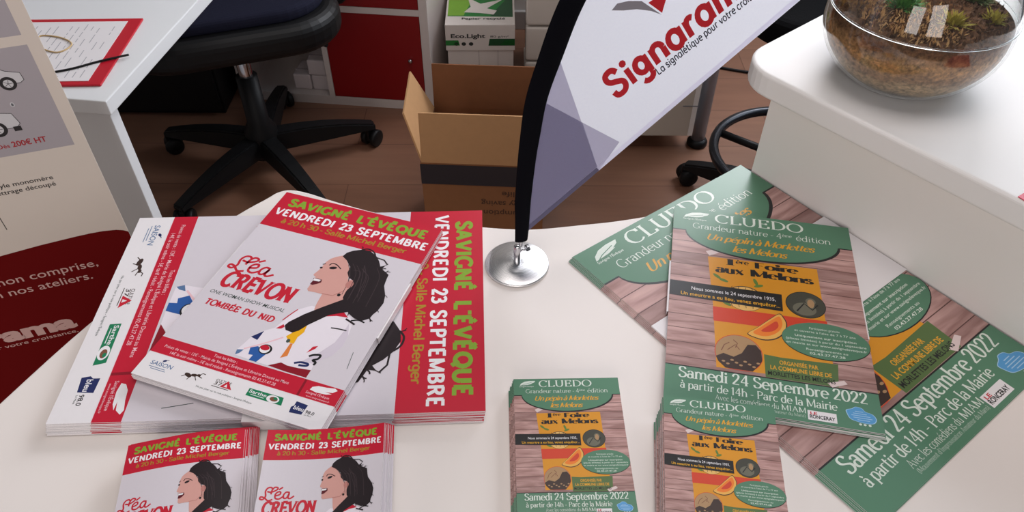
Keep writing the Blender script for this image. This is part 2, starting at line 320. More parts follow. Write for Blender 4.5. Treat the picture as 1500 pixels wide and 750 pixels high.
def ribbon(pts, w, closed=False):
    """quads along a polyline with one width per point"""
    n = len(pts)
    if n < 2: return []
    Lf, Rt = [], []
    for i in range(n):
        if closed: a, b = pts[i - 1], pts[(i + 1) % n]
        else: a, b = pts[max(0, i - 1)], pts[min(n - 1, i + 1)]
        dx, dy = b[0] - a[0], b[1] - a[1]; d = math.hypot(dx, dy) or 1e-9
        nx, ny = -dy / d, dx / d; h = w[i] / 2
        Lf.append((pts[i][0] + nx * h, pts[i][1] + ny * h)); Rt.append((pts[i][0] - nx * h, pts[i][1] - ny * h))
    out = []
    for i in range(n if closed else n - 1):
        j = (i + 1) % n; out.append([Rt[i], Rt[j], Lf[j], Lf[i]])
    return out
class Stroke(list): g = 0
def pen(txt, thick=.15, thin=.06, serif=.30, shear=0.0, track=0.0, geo=False, caps=False):
    """stroke-built lettering -> (polys, x0, x1)"""
    out = []; x = 0.0; gi = 0
    def put(q, i):
        t = Stroke(q); t.g = i; out.append(t)
    for ch in txt:
        adv, st = (GEO_N.get(ch) if geo and ch in GEO_N else None) or GLYPHS.get(ch, GLYPHS['o'])
        for s in st:
            closed = False; gi += 3
            if s[0] == 'd':
                r = thick * .62; P = [(s[1] + r * math.cos(q * math.pi / 4), s[2] + r * math.sin(q * math.pi / 4)) for q in range(8)]
                put([(x + a + shear * b, b) for a, b in P], gi); continue
            if s[0] == 'l':
                if not serif and 'x' in s[5]: continue
                P = [(s[1], s[2]), (s[3], s[4])]
                if serif:
                    h = .035
                    for f, (ax, ay) in (('t', P[0]), ('b', P[1])):
                        if f in s[5]:
                            dn = 1 if ay < .2 else -1
                            q = [(ax - serif / 2, ay), (ax + serif / 2, ay), (ax + serif / 2, ay + dn * h * 1.4), (ax - serif / 2, ay + dn * h * 1.4)]
                            if dn < 0: q = q[::-1]
                            put([(x + a + shear * b, b) for a, b in q], gi + (1 if f == 't' else 2))
            elif s[0] == 'a':
                _, cx, cy, rx, ry, a0, a1 = s; closed = abs(a1 - a0) >= 360; k = max(5, int(abs(a1 - a0) / 20))
                P = [(cx + rx * math.cos(R(a0 + (a1 - a0) * q / k)), cy + ry * math.sin(R(a0 + (a1 - a0) * q / k))) for q in range(k + (0 if closed else 1))]
            else: P = spline(s[1], 4)
            n = len(P); w = []
            for i in range(n):
                a, b = (P[i - 1], P[(i + 1) % n]) if closed else (P[max(0, i - 1)], P[min(n - 1, i + 1)])
                dx, dy = b[0] - a[0], b[1] - a[1]; d = math.hypot(dx, dy) or 1e-9
                sn = abs(dy) / d
                if s[0] == 'l' and 0.2 < sn < .97 and dx * dy > 0 and not geo: sn = .15
                w.append(thin + (thick - thin) * sn ** 1.5)
            for q in ribbon(P, w, closed): put([(x + a + shear * b, b) for a, b in q], gi)
        x += adv + track
    xs = [a for p in out for a, b in p]
    return out, min(xs), max(xs)

# ------------------------------------------------------------------ printed sheets
class Print:
    """flat artwork in print coordinates (u right, v down); layers lie a hair above each other on the sheet"""
    DZ = 0.00012
    def __init__(s, dz=None): s.f = []; s.dz = dz or s.DZ; s.n = 0
    def raw(s, pts, m, lay, same=False):
        if not same: s.n += 1
        s.f.append((pts, m, lay, s.n % 9))
    def rect(s, u0, v0, u1, v1, m, lay): s.raw([(u0, v0), (u0, v1), (u1, v1), (u1, v0)], m, lay)
    def poly(s, pts, m, lay):
        P = [Vector((p[0], p[1], 0)) for p in pts]
        s.n += 1
        for t in tessellate_polygon([P]): s.raw([pts[i] for i in t], m, lay, True)
    def ell(s, cx, cy, rx, ry, m, lay, rot=0, n=36, a0=0, a1=360):
        c, sn = math.cos(R(rot)), math.sin(R(rot)); P = []
        for k in range(n):
            a = R(a0 + (a1 - a0) * k / (n if a1 - a0 >= 360 else n - 1)); x, y = rx * math.cos(a), ry * math.sin(a); P.append((cx + x * c - y * sn, cy + x * sn + y * c))
        s.poly(P, m, lay)
    def line(s, pts, w, m, lay, closed=False):
        s.n += 1
        for q in ribbon(pts, [w] * len(pts), closed): s.raw(q, m, lay, True)
    def text(s, glyphs, u0, u1, vb, cap, m, lay, rot=0.0, shrink=None):
        """fit lettering between u0 and u1 on baseline vb"""
        pol, x0, x1 = glyphs; k = (u1 - u0) / (x1 - x0)
        c, sn = math.cos(R(rot)), math.sin(R(rot))
        s.n += 1; last = None
        for p in pol:
            q = []; g = getattr(p, 'g', None)
            if g != last: s.n += 1; last = g
            for x, y in p:
                a, b = (x - x0) * k, -y * cap
                q.append((u0 + a * c - b * sn, vb + a * sn + b * c))
            s.raw(q, m, lay, True)
    def mesh(s, name, outline, thick, base, edge, cuts=0):
        bm = bmesh.new(); uvl = bm.loops.layers.uv.new('uv'); mats = []
        def mi(m):
            if m not in mats: mats.append(m)
            return mats.index(m)
        n = len(outline); hi = [bm.verts.new((u, -v, 0)) for u, v in outline]; lo = [bm.verts.new((u, -v, -thick)) for u, v in outline]
        side = []
        f = bm.faces.new(hi); f.material_index = mi(base); side.append((f, 1))
        if thick: f = bm.faces.new(lo[::-1]); f.material_index = mi(edge)
        else: [bm.verts.remove(v) for v in lo]
        for k in range(n if thick else 0):
            f = bm.faces.new((lo[k], lo[(k + 1) % n], hi[(k + 1) % n], hi[k])); f.material_index = mi(edge)
        bmesh.ops.recalc_face_normals(bm, faces=bm.faces)
        if n > 4: bmesh.ops.triangulate(bm, faces=[f for f in bm.faces if len(f.verts) > 4])
        for pts, m, lay, k in s.f:
            vs = [bm.verts.new((u, -v, (lay + k * .09) * s.dz)) for u, v in pts]
            try: f = bm.faces.new(vs)
            except ValueError: continue
            f.normal_update()
            if f.normal.z < 0: f.normal_flip()
            f.material_index = mi(m)
        for f in bm.faces:
            for l in f.loops: l[uvl].uv = (l.vert.co.x, -l.vert.co.y)
        for k in range(1, cuts):
            bmesh.ops.bisect_plane(bm, geom=bm.verts[:] + bm.edges[:] + bm.faces[:], plane_co=(k / cuts, 0, 0), plane_no=(1, 0, 0))
        me = bpy.data.meshes.new(name); bm.to_mesh(me); bm.free()
        for m in mats: me.materials.append(m)
        return me
A4R = 2 ** 0.5
SHEET = [(0, 0), (0, A4R), (1, A4R), (1, 0)]
SHEET_T = 0.004
WOMAN = {
 'hair': [[0.572,0.381],[0.581,0.349],[0.606,0.324],[0.652,0.298],[0.697,0.295],[0.744,0.319],[0.777,0.351],[0.801,0.386],[0.824,0.37],[0.818,0.401],[0.847,0.415],[0.87,0.428],[0.876,0.475],[0.883,0.51],[0.918,0.569],[0.933,0.621],[0.928,0.678],[0.916,0.71],[0.913,0.738],[0.883,0.765],[0.839,0.764],[0.797,0.744],[0.749,0.699],[0.717,0.654],[0.713,0.62],[0.713,0.598],[0.726,0.55],[0.712,0.529],[0.679,0.515],[0.656,0.486],[0.65,0.443],[0.609,0.403]],
 'curl': [[0.648,0.303],[0.675,0.285],[0.713,0.292],[0.738,0.318],[0.737,0.34]],
 'face': [[0.573,0.374],[0.543,0.396],[0.52,0.419],[0.507,0.454],[0.506,0.478],[0.505,0.497],[0.501,0.52],[0.492,0.55],[0.492,0.559],[0.503,0.566],[0.514,0.569],[0.504,0.579],[0.513,0.587],[0.511,0.614],[0.512,0.626],[0.512,0.643],[0.512,0.66],[0.525,0.672],[0.557,0.669],[0.581,0.668],[0.604,0.668],[0.606,0.696],[0.609,0.727],[0.612,0.75],[0.618,0.775],[0.638,0.796],[0.76,0.695],[0.725,0.658],[0.716,0.626],[0.718,0.585],[0.734,0.547],[0.722,0.528],[0.702,0.526],[0.681,0.529],[0.655,0.456],[0.609,0.403]],
 'mouth': [[0.503,0.579],[0.523,0.575],[0.554,0.576],[0.558,0.595],[0.543,0.612],[0.523,0.626],[0.508,0.624],[0.51,0.609],[0.512,0.591]],
 'teeth': [[0.508,0.58],[0.549,0.579],[0.545,0.593],[0.513,0.596]],
 'brow': [[0.537,0.467],[0.547,0.449],[0.575,0.451],[0.609,0.472]],
 'pony': [[0.731,0.66],[0.653,0.744],[0.586,0.822],[0.539,0.892],[0.532,0.918],[0.551,0.943],[0.592,0.947],[0.615,0.927],[0.64,0.879],[0.708,0.785],[0.791,0.733],[0.788,0.685]],
 'jacket': [[0.494,0.948],[0.51,0.89],[0.54,0.803],[0.595,0.756],[0.69,0.769],[0.756,0.742],[0.819,0.765],[0.85,0.812],[0.863,0.877],[0.868,0.944],[0.848,1.013],[0.811,1.048],[0.79,1.085],[0.796,1.122],[0.732,1.131],[0.673,1.135],[0.633,1.127],[0.586,1.164],[0.523,1.164],[0.474,1.162],[0.401,1.159],[0.393,1.129],[0.406,1.078],[0.415,1.035],[0.451,0.984]],
 'jshade': [[0.83,0.801],[0.863,0.877],[0.868,0.944],[0.848,1.013],[0.811,1.048],[0.79,1.085],[0.724,1.092],[0.78,1.015],[0.821,0.934],[0.829,0.854]],
 'yellow': [[0.575,0.978],[0.604,0.928],[0.638,0.883],[0.646,0.926],[0.632,0.965],[0.635,1.008],[0.611,1.008]],
 'orange': [[0.618,1.011],[0.631,1.009],[0.645,1.084],[0.617,1.106],[0.618,1.071]],
 'blue': [[0.448,1.097],[0.479,1.077],[0.506,1.094],[0.543,1.104],[0.533,1.134],[0.522,1.165],[0.482,1.164],[0.485,1.133],[0.461,1.136]],
 'rshoulder': [[0.691,0.801],[0.736,0.758],[0.766,0.74],[0.808,0.769],[0.746,0.778]],
 'red1': [[0.755,0.98],[0.75,1.002],[0.722,1.037],[0.733,0.993]],
 'rfront': [[0.5,0.95],[0.523,0.913],[0.537,0.927],[0.526,0.943]],
 'tri': [[0.413,1.037],[0.455,0.983],[0.454,1.045]],
 'tri2': [[0.401,1.158],[0.393,1.128],[0.425,1.118],[0.416,1.143]],
 'skirt': [[0.586,1.164],[0.645,1.123],[0.717,1.128],[0.795,1.12],[0.795,1.169],[0.685,1.169]],
 'rstripe': [[0.504,0.892],[0.521,0.846],[0.54,0.803]],
 'rstripe2': [[0.422,1.113],[0.502,1.048],[0.566,0.988]],
 'bline': [[0.758,0.857],[0.799,0.851],[0.84,0.849]],
 'bline2': [[0.829,0.784],[0.864,0.767],[0.9,0.773]],
 'bird': [[0.744,1.052],[0.763,1.036],[0.794,1.029],[0.793,1.052],[0.773,1.067],[0.793,1.075],[0.79,1.092]],
 'bird2': [[0.697,1.111],[0.727,1.096],[0.762,1.095],[0.761,1.107],[0.723,1.115]],
}

# ---- red show poster artwork
def red_base(p):
    p.rect(0, 0, 1, .297, RED, 1); p.rect(0, .297, 1, 1.175, GREY, 1); p.rect(0, 1.175, 1, 1.272, RED, 1)
def red_art():
    p = Print(); red_base(p)
    p.text(pen("SAVIGNÉ  L'ÉVÊQUE", .30, .25, 0, 0, .03), .065, .935, .105, .060, GREENT, 2)
    p.text(pen("VENDREDI  23  SEPTEMBRE", .25, .20, 0, 0, .02), .025, .975, .192, .054, WHITE, 2)
    p.text(pen("à 20 h 30 - Salle Michel Berger", .18, .15, 0), .105, .885, .250, .037, OLIVE, 2)
    # handwritten first name
    for st in (((.115, .560), (.10, .548), (.075, .556), (.062, .585), (.068, .625), (.05, .655), (.026, .650), (.032, .632), (.06, .640), (.09, .665), (.125, .655)),
               ((.075, .585), (.11, .590), (.150, .570), (.155, .552), (.13, .548), (.112, .575), (.108, .610)),
               ((.140, .625), (.178, .612), (.180, .590), (.160, .590), (.142, .612), (.146, .645), (.175, .652), (.205, .630)),
               ((.165, .570), (.195, .548)),
               ((.255, .598), (.228, .592), (.208, .615), (.212, .645), (.235, .642), (.252, .600), (.245, .640), (.262, .650), (.292, .628))):
        p.line(spline(st, 4), .0135, LEARED, 2)
    p.text(pen("CREVON", .30, .20, .40, .16), .052, .482, .782, .105, LEARED, 3)
    p.text(sans("ONE WOMAN SHOW MUSICAL", 0.006, .2), .042, .480, .845, .024, DKGREY, 2)
    p.text(pen("TOMBÉE  DU  NID", .27, .19, .42, .10), .064, .464, .922, .038, LEARED, 2)
    W = WOMAN
    p.poly(W['skirt'], REDB, 2); p.poly(W['jacket'], JACK, 3); p.poly(W['jshade'], JSH, 4); p.poly(W['face'], SKIN, 4)
    for k, m in (('yellow', YEL), ('orange', ORG), ('blue', BLUE), ('rshoulder', RED), ('red1', LEARED), ('rfront', RED), ('tri', NAVY), ('tri2', LBLUE)): p.poly(W[k], m, 5)
    p.ell(.523, 1.083, .034, .030, BLACK, 6); p.ell(.520, 1.083, .026, .024, WHITE, 7); p.ell(.516, 1.075, .024, .016, RED, 8)
    for k, m, w in (('rstripe', RED, .006), ('rstripe2', PINKW, .008), ('bline', BLACK, .007), ('bline2', BLACK, .008), ('bird', BLACK, .012), ('bird2', NAVY, .012)): p.line(spline(W[k], 4), w, m, 6)
    p.ell(.60, 1.00, .010, .012, DKGREY, 6)
    p.poly(W['pony'], HAIR, 7); p.poly(W['hair'], HAIR, 7); p.line(spline(W['curl'], 4), .008, HAIR, 8)
    p.line([(.83, .50), (.875, .47)], .010, HAIR, 8); p.line([(.80, .78), (.86, .80)], .010, HAIR, 8); p.line([(.75, .33), (.80, .335), (.83, .36)], .007, HAIR, 8)
    rg = random.Random(21); hb = W['hair']
    for _ in range(12):
        k = rg.randrange(3, 22); x, y = hb[k]; d = Vector((x - .72, y - .52)).normalized(); t = Vector((-d.y, d.x)) * rg.uniform(-.5, .5); l = rg.uniform(.012, .028)
        p.line(spline([(x - d.x * .02, y - d.y * .02), (x + d.x * l * .5 + t.x * l * .2, y + d.y * l * .5 + t.y * l * .2), (x + (d.x + t.x) * l, y + (d.y + t.y) * l)], 3), rg.uniform(.0025, .006), HAIR, 8)
    for _ in range(10):
        x = rg.uniform(.62, .80); p.line(spline([(x, rg.uniform(.38, .46)), (x + .05, rg.uniform(.46, .56)), (x + .07, rg.uniform(.58, .68))], 4), .003, mat('ink_hair_sheen', (66, 52, 56), rough=PR), 8)
    p.poly(W['mouth'], LIP, 6); p.poly(W['teeth'], WHITE, 7); p.ell(.566, .478, .021, .010, HAIR, 6, rot=-20); p.ell(.505, .497, .008, .007, HAIR, 6)
    p.line(spline(W['brow'], 4), .006, HAIR, 6); p.line([(.50, .472), (.515, .462)], .005, HAIR, 6)
    p.ell(.706, .560, .020, .026, SKIN2, 8); p.ell(.689, .645, .009, .010, BLACK, 8); p.line([(.60, .665), (.66, .66), (.70, .61)], .005, SKIN2, 6)
    # bottom red band and sponsors strip
    p.text(sans("Tous les billets :", .002), .31, .44, 1.203, .017, PINKW, 2)
    p.text(sans("Points de vente : 12€ - Mairie de Savigné L'Évêque et Librairie Doucet au Mans", .002), .05, .735, 1.230, .017, PINKW, 2)
    p.text(sans("14€ le soir même - 5€ tarif réduit - Renseignements 02.43.27.47.28", .002), .10, .68, 1.258, .017, PINKW, 2)
    p.line([(.802, 1.176), (.806, 1.271)], .012, REDB, 2); p.rect(.0, 1.271, 1, 1.2725, PINKW, 2)
    p.poly([(.845, 1.222), (.85, 1.205), (.875, 1.192), (.915, 1.188), (.955, 1.180), (.972, 1.188), (.955, 1.206), (.92, 1.212), (.955, 1.214), (.93, 1.224), (.88, 1.228)], WHITE, 2)
    p.text(sans("Savigné l'Évêque", .004), .835, .955, 1.245, .014, PINKW, 2); p.text(sans("www.savigneleveque.fr"), .845, .965, 1.262, .009, PINKW, 2)
    p.text(sans("SAISON", .008, .1), .048, .168, 1.337, .024, LBLUE, 2); p.ell(.108, 1.302, .010, .006, NAVY, 2, rot=-30); p.line([(.112, 1.298), (.126, 1.292)], .003, NAVY, 2)
    p.rect(.052, 1.347, .140, 1.350, LBLUE, 2); p.rect(.066, 1.357, .148, 1.360, LBLUE, 2)
    p.ell(.262, 1.336, .020, .010, DKB, 2, rot=15); p.ell(.290, 1.328, .016, .008, DKB, 2, rot=-10); p.ell(.312, 1.322, .010, .007, DKB, 2)
    for a in (((.25, 1.338), (.235, 1.352)), ((.28, 1.332), (.27, 1.360)), ((.295, 1.33), (.315, 1.352)), ((.314, 1.32), (.325, 1.306), (.34, 1.308)), ((.31, 1.326), (.335, 1.332))): p.line(a, .004, DKB, 2)
    p.text(sans("CULTURE", .01), .405, .485, 1.322, .014, DKB, 2); p.text(sans("37", .01), .405, .445, 1.342, .018, DKB, 2); p.poly([(.440, 1.345), (.465, 1.305), (.502, 1.345)], LEARED, 3); p.poly([(.458, 1.340), (.466, 1.322), (.476, 1.340)], PAPER, 4)
    p.rect(.40, 1.350, .49, 1.353, DKB, 2)
    p.text(sans("Ne pas jeter sur la voie publique - Savigné l'Évêque"), .335, .633, 1.382, .010, DKGREY, 2)
    p.poly([(.578, 1.306), (.756, 1.303), (.767, 1.345), (.580, 1.347)], SARTHE, 2); p.text(sans("Sarthe", .012), .586, .676, 1.328, .018, WHITE, 3); p.rect(.60, 1.334, .67, 1.337, WHITE, 3)
    p.ell(.712, 1.326, .032, .020, WHITE, 3); p.ell(.716, 1.325, .020, .012, BROWN, 4); p.ell(.722, 1.320, .010, .007, SARTHE, 5)
    p.poly([(.822, 1.300), (.882, 1.303), (.878, 1.358), (.818, 1.364), (.812, 1.335), (.822, 1.325)], NAVY, 2); p.text(sans("bleu", .014), .826, .876, 1.342, .022, WHITE, 3)
    p.text(sans("98.0", .012), .888, .932, 1.345, .017, BLACK, 2); p.text(sans("Le Mans"), .89, .925, 1.357, .008, DKGREY, 2)
    p.line([(.935, .96), (.952, 1.06)], .003, DKGREY, 2)
    return p
# ---- green event poster artwork
def green_base(p):
    p.rect(0, 0, 1, .19, GRN, 2); p.rect(0, .19, 1, 1.192, PLANK, 1); p.rect(0, 1.192, 1, A4R, GRN, 2)
def arc(cx, cy, rx, ry, a0, a1, n=28): return [(cx + rx * math.cos(R(a0 + (a1 - a0) * k / n)), cy + ry * math.sin(R(a0 + (a1 - a0) * k / n))) for k in range(n + 1)]
def green_art():
    p = Print(); green_base(p)
    p.poly(arc(.502, .192, .432, .190, 0, 180), BLACK, 5); p.poly(arc(.498, .182, .424, .188, 0, 180), GRN, 6)
    p.rect(0, .188, .075, .196, BLACK, 3); p.rect(.925, .188, 1, .196, BLACK, 3)
    p.text(pen("CLUEDO", .155, .055, .26), .238, .742, .097, .074, GRNW, 7)
    p.text(pen("Grandeur nature - 4", .10, .05, .18), .112, .615, .168, .046, GRNW, 7); p.text(pen("ème", .11, .06, .1), .618, .672, .150, .024, GRNW, 7); p.text(pen("édition", .10, .05, .18), .695, .885, .168, .046, GRNW, 7)
    p.text(pen("Un pépin à Morlettes", .19, .06, 0, .34, -.04), .195, .795, .252, .050, GOLD, 7); p.text(pen("les Melons", .19, .06, 0, .34, -.04), .335, .640, .330, .050, GOLD, 7)
    p.poly([(.058, .078), (.070, .055), (.105, .034), (.150, .026), (.206, .026), (.196, .044), (.165, .058), (.175, .060), (.130, .072), (.085, .076)], GRNW, 7); p.line([(.066, .082), (.10, .064), (.17, .044)], .004, GRN, 8)
    p.text(sans("Savigné l'Évêque", .006), .055, .190, .096, .014, GRNW, 7)
    # melon fair poster pinned on the planks
    p.poly([(.200, .392), (.790, .384), (.800, .770), (.812, 1.165), (.246, 1.170), (.230, .770)], MUST, 2)
    p.poly([(.228, .768), (.806, .766), (.810, .862), (.232, .868)], RORG, 3)
    p.text(pen("1", .34, .10, .5), .300, .345, .440, .046, BLACK, 4); p.text(pen("ère", .22, .08, 0), .352, .425, .422, .030, BLACK, 4); p.text(pen("Foire", .29, .07, 0), .455, .690, .440, .046, BLACK, 4)
    p.text(pen("aux", .28, .08, 0), .240, .395, .507, .056, BLACK, 4); p.text(pen("Melons", .29, .07, 0), .430, .765, .507, .052, BLACK, 4)
    p.ell(.395, .680, .100, .090, DKB, 3); p.ell(.395, .682, .096, .086, CREAM, 4)
    for x in (.33, .365, .40, .435): p.line(spline([(x, .60), (x - .01 + (x - .38) * .2, .67), (x, .75)], 4), .003, DKB, 5)
    for cx, cy, rt in ((.250, .540, 40), (.285, .565, 20), (.455, .548, 70), (.47, .575, -20), (.27, .70, 60), (.30, .735, 30)): p.ell(cx, cy, .026, .010, LEAFG, 5, rot=rt, n=14)
    p.poly([(.188, .352), (.255, .318), (.275, .345), (.208, .384)], TAPE, 4); p.poly([(.770, 1.168), (.850, 1.140), (.864, 1.160), (.790, 1.192)], TAPE, 4)
    p.ell(.708, .668, .103, .094, BLACK, 3); p.ell(.708, .668, .099, .090, DKG, 4); p.ell(.70, .70, .060, .045, MIDG, 5); p.ell(.735, .640, .026, .024, MIDG, 6); p.ell(.735, .655, .018, .03, TAN, 7); p.line([(.66, .72), (.70, .66), (.74, .70), (.77, .66)], .008, BLACK, 7)
    p.poly([(0, .612), (.588, .616), (.588, .738), (0, .722)], BLACK, 8)
    p.text(sans("Nous sommes le 24 septembre 1935,", .004), .115, .555, .668, .026, WHITE, 9, rot=.4); p.text(sans("Un meurtre a eu lieu, venez enquêter...", .008), .06, .575, .712, .026, YEL, 9, rot=.4)
    p.poly(spline([(.400, .925), (.45, .875), (.52, .80), (.568, .756), (.590, .78), (.604, .825), (.590, .885), (.545, .935), (.49, .955), (.44, .948)], 4, True), DKB, 4)
    p.poly(spline([(.405, .922), (.45, .878), (.52, .804), (.566, .762), (.586, .784), (.598, .825), (.584, .880), (.543, .928), (.49, .948), (.44, .942)], 4, True), MELON2, 5)
    p.poly(spline([(.43, .912), (.47, .868), (.53, .806), (.566, .778), (.580, .822), (.565, .872), (.525, .912), (.475, .928)], 4, True), MELON, 6); p.poly(spline([(.47, .895), (.515, .845), (.55, .815), (.558, .85), (.525, .888)], 4, True), RORG, 7)
    p.ell(.787, .908, .216, .122, BLACK, 5); p.ell(.787, .905, .214, .120, GRN, 6)
    for i, (t, w, b) in enumerate((("Participation gratuite", .15, 0), ("et ouverte à l'aise de 7 à 77 ans", .30, 0), ("Uniquement sur inscription", .30, .01), ("(places limitées) à partir du 1 septembre", .39, .003), ("en mairie et sur www.savigneleveque.fr", .39, .003), ("Renseignements au", .20, 0), ("02.43.27.47.28", .17, .008))):
        v = .836 + i * .0255 + (.008 if i > 1 else 0) + (.006 if i > 4 else 0); p.text(sans(t, b), .787 - w / 2, .787 + w / 2, v, .015, GRNW, 7)
    pts = arc(.355, 1.062, .118, .118, 0, 360, 40)[:-1]; pts = [(u, min(v, 1.170)) for u, v in pts]
    p.poly(pts, RORG, 3); pts = [(.355 + (u - .355) * .97, 1.062 + (v - 1.062) * .97) for u, v in pts]; p.poly(pts, TAN, 4)
    p.poly([(.243, 1.10), (.28, 1.075), (.33, 1.09), (.37, 1.06), (.40, 1.00), (.44, .995), (.465, 1.03), (.468, 1.09), (.455, 1.12), (.42, 1.166), (.29, 1.166), (.255, 1.13)], DKB, 5)
    for a in (((.27, 1.06), (.285, 1.02), (.31, 1.0)), ((.30, 1.05), (.34, 1.01), (.36, 1.04)), ((.33, .98), (.35, 1.0), (.34, 1.03))): p.line(a, .005, BROWN, 5)
    for q in range(9): p.ell(.28 + .021 * q, 1.125 + .015 * math.sin(q * 2.1), .009, .006, TAN, 6, n=10)
    p.poly([(.478, 1.046), (.560, 1.052), (.832, 1.044), (.820, 1.186), (.480, 1.186)], MOSSG, 4)
    p.text(sans("ORGANISÉE PAR", .02), .550, .735, 1.096, .026, GOLD, 5); p.text(sans("LA COMMUNE LIBRE DE", .02), .505, .795, 1.133, .026, GOLD, 5); p.text(sans("MORLETTES LES MELONS", .02), .492, .808, 1.170, .026, BLACK, 5)
    # date band
    p.rect(0, 1.188, 1, 1.194, BLACK, 3)
    p.text(pen("Samedi 24 Septembre 2022", .17, .075, .24), .065, .945, 1.262, .064, GRNW, 7)
    p.text(pen("à partir de 14h - Parc de la Mairie", .15, .065, .22), .075, .802, 1.325, .045, GRNW, 7)
    p.text(pen("Avec les comédiens du ", .09, .05, .16), .240, .532, 1.366, .030, GRNW, 7); p.text(pen("MIAM", .14, .06, .2), .545, .655, 1.366, .030, GRNW, 7)
    p.text(pen("(Mouvement d'Improvisation Amateur du Mans)", .07, .04, .1), .245, .650, 1.390, .018, GRNW, 7)
    p.rect(.662, 1.345, .792, 1.398, PAPER, 7); p.text(sans("LE", .03), .674, .705, 1.366, .015, LEARED, 8); p.text(sans("RONCERAY", .03), .670, .784, 1.387, .020, BLACK, 8)
    cl = spline([(.845, 1.335), (.842, 1.312), (.868, 1.300), (.885, 1.288), (.912, 1.292), (.925, 1.308), (.955, 1.318), (.968, 1.342), (.955, 1.366), (.920, 1.372), (.880, 1.366), (.855, 1.356)], 4, True)
    p.poly([(.905 + (u - .905) * 1.06, 1.332 + (v - 1.332) * 1.06) for u, v in cl], CLOUDL, 7); p.poly(cl, CLOUD, 8)
    for i, (a, b) in enumerate(((.878, .915), (.868, .93), (.860, .945), (.868, .952), (.885, .94))): p.rect(a, 1.310 + i * .0115, b, 1.3135 + i * .0115, CLOUDL, 9)
    for u in (.895, .915, .937): p.ell(u, 1.382, .007, .006, GRNW, 8, n=8)
    return p
red_p = red_art(); ME_RED = red_p.mesh('show_poster', SHEET, SHEET_T, PAPER, PEDGE); ME_RED_A6 = red_p.mesh('show_flyer', SHEET, SHEET_T, PAPER, PEDGE, cuts=20)
grn_p = green_art(); ME_GRN = grn_p.mesh('event_poster', SHEET, SHEET_T, PAPER, PEDGE)
q = Print(); red_base(q); ME_REDU = q.mesh('show_poster_plain', SHEET, SHEET_T, PAPER, PEDGE); ME_REDU_A6 = q.mesh('show_flyer_plain', SHEET, SHEET_T, PAPER, PEDGE, cuts=20)
q = Print(); green_base(q); ME_GRNU = q.mesh('event_poster_plain', SHEET, SHEET_T, PAPER, PEDGE)

def add_polys(mb, pols, m, f):
    i = mb.mi(m)
    for p in pols:
        try: fc = mb.bm.faces.new([mb.bm.verts.new(f(x, y)) for x, y in p])
        except ValueError: continue
        fc.material_index = i
def fit(glyphs, x0, x1, cap):
    pol, a, b = glyphs; k = (x1 - x0) / (b - a)
    return [[(x0 + (x - a) * k, y * cap) for x, y in p] for p in pol]

# ================================================================== the setting
def structure(o): o['kind'] = 'structure'; return o
FLOOR_M = floor_mat()
mb = MB(); mb.box(-3.2, -1.2, -0.05, 3.2, 2.62, 0, FLOOR_M); structure(mb.build('floor'))
WALLM = mat('wall_paint', (214, 210, 206), rough=0.8, var=0.02)
mb = MB(); mb.box(-3.2, 2.62, 0, 3.2, 2.72, 2.9, WALLM); structure(mb.build('wall_back'))
mb = MB(); mb.box(-3.3, -1.2, 0, -3.2, 2.72, 2.9, WALLM); structure(mb.build('wall_left'))
mb = MB(); mb.box(-3.2, 2.605, 0, 3.2, 2.62, 0.07, mat('baseboard_grey', (176, 172, 170), rough=0.5), bev=0.003); structure(mb.build('baseboard_back'))

# ================================================================== reception table
PD = Vector((math.cos(R(-52.8)), math.sin(R(-52.8)), 0)); PN = Vector((-PD.y, PD.x, 0)); P0 = Vector((.3212, .8298, 0))
tb = thing('reception_table', 'curved white table in the foreground, under all the piles of posters and flyers', 'table', (0, .4, 0))
e1 = P0 - PN * .0012; e2 = P0 + PD * .885 - PN * .0012
back = [(.27, .789), (.219, .759), (.182, .744), (.13, .731), (.085, .7235), (.04, .7165), (.009, .7150), (-.032, .7182), (-.10, .727), (-.17, .744), (-.23, .767), (-.266, .783), (-.29, .789), (-.306, .784), (-.318, .771), (-.345, .742), (-.377, .699), (-.42, .628), (-.464, .557), (-.512, .451), (-.56, .33), (-.60, .2)]
outl = [(-.62, .12), (e2.x, .12), (e2.x, e2.y), (e1.x, e1.y)] + spline(back, 4)
mb = MB(); mb.prism([(x, y - .4) for x, y in outl], .712, .740, WHITE_LAM, bev=.003); mb.build('tabletop', tb)
for x0, x1 in ((-.52, -.49), (.40, .43)):
    mb = MB(); mb.box(x0, -.22, 0, x1, .02, .712, WHITE_LAM, bev=.002); mb.build('panel_leg', tb)

# ================================================================== raised counter with its glass bowl
D = Vector((math.cos(R(-49.8)), math.sin(R(-49.8)), 0)); NN = Vector((-D.y, D.x, 0))
ct = thing('reception_counter', 'white raised counter shelf with rounded corner at the right, carrying the glass bowl', 'counter', (.5, .75, 0))
c0 = Vector((.318, .782, 0)) - D * .0765; off = Vector((.5, .75, 0))
rr = .05; cor = []
for k in range(9):
    a = k / 8 * math.pi / 2; cc = c0 + D * rr + NN * rr
    cor.append(cc - D * (rr * math.sin(a)) - NN * (rr * math.cos(a)))
pts = [c0 + D * 1.0] + [c0 + D * rr] + cor[1:-1] + [c0 + NN * rr, c0 + NN * .46, c0 + NN * .46 + D * 1.0]
pts = [(p.x - off.x, p.y - off.y) for p in pts][::-1]
mb = MB(); mb.prism(pts, .874, .905, WHITE_CTR, bev=.0045, seg=4); mb.build('countertop', ct)
q = [P0, P0 + PD * .97, P0 + PD * .97 + PN * .02, P0 + PN * .02]
mb = MB(); mb.prism([(p.x - off.x, p.y - off.y) for p in q], 0, .874, PANEL_MAT, bev=.0015); mb.build('front_panel', ct)
q = [P0 + PN * .37 + PD * .02, P0 + PD * .9 + PN * .37, P0 + PD * .9 + PN * .39, P0 + PN * .39 + PD * .02]
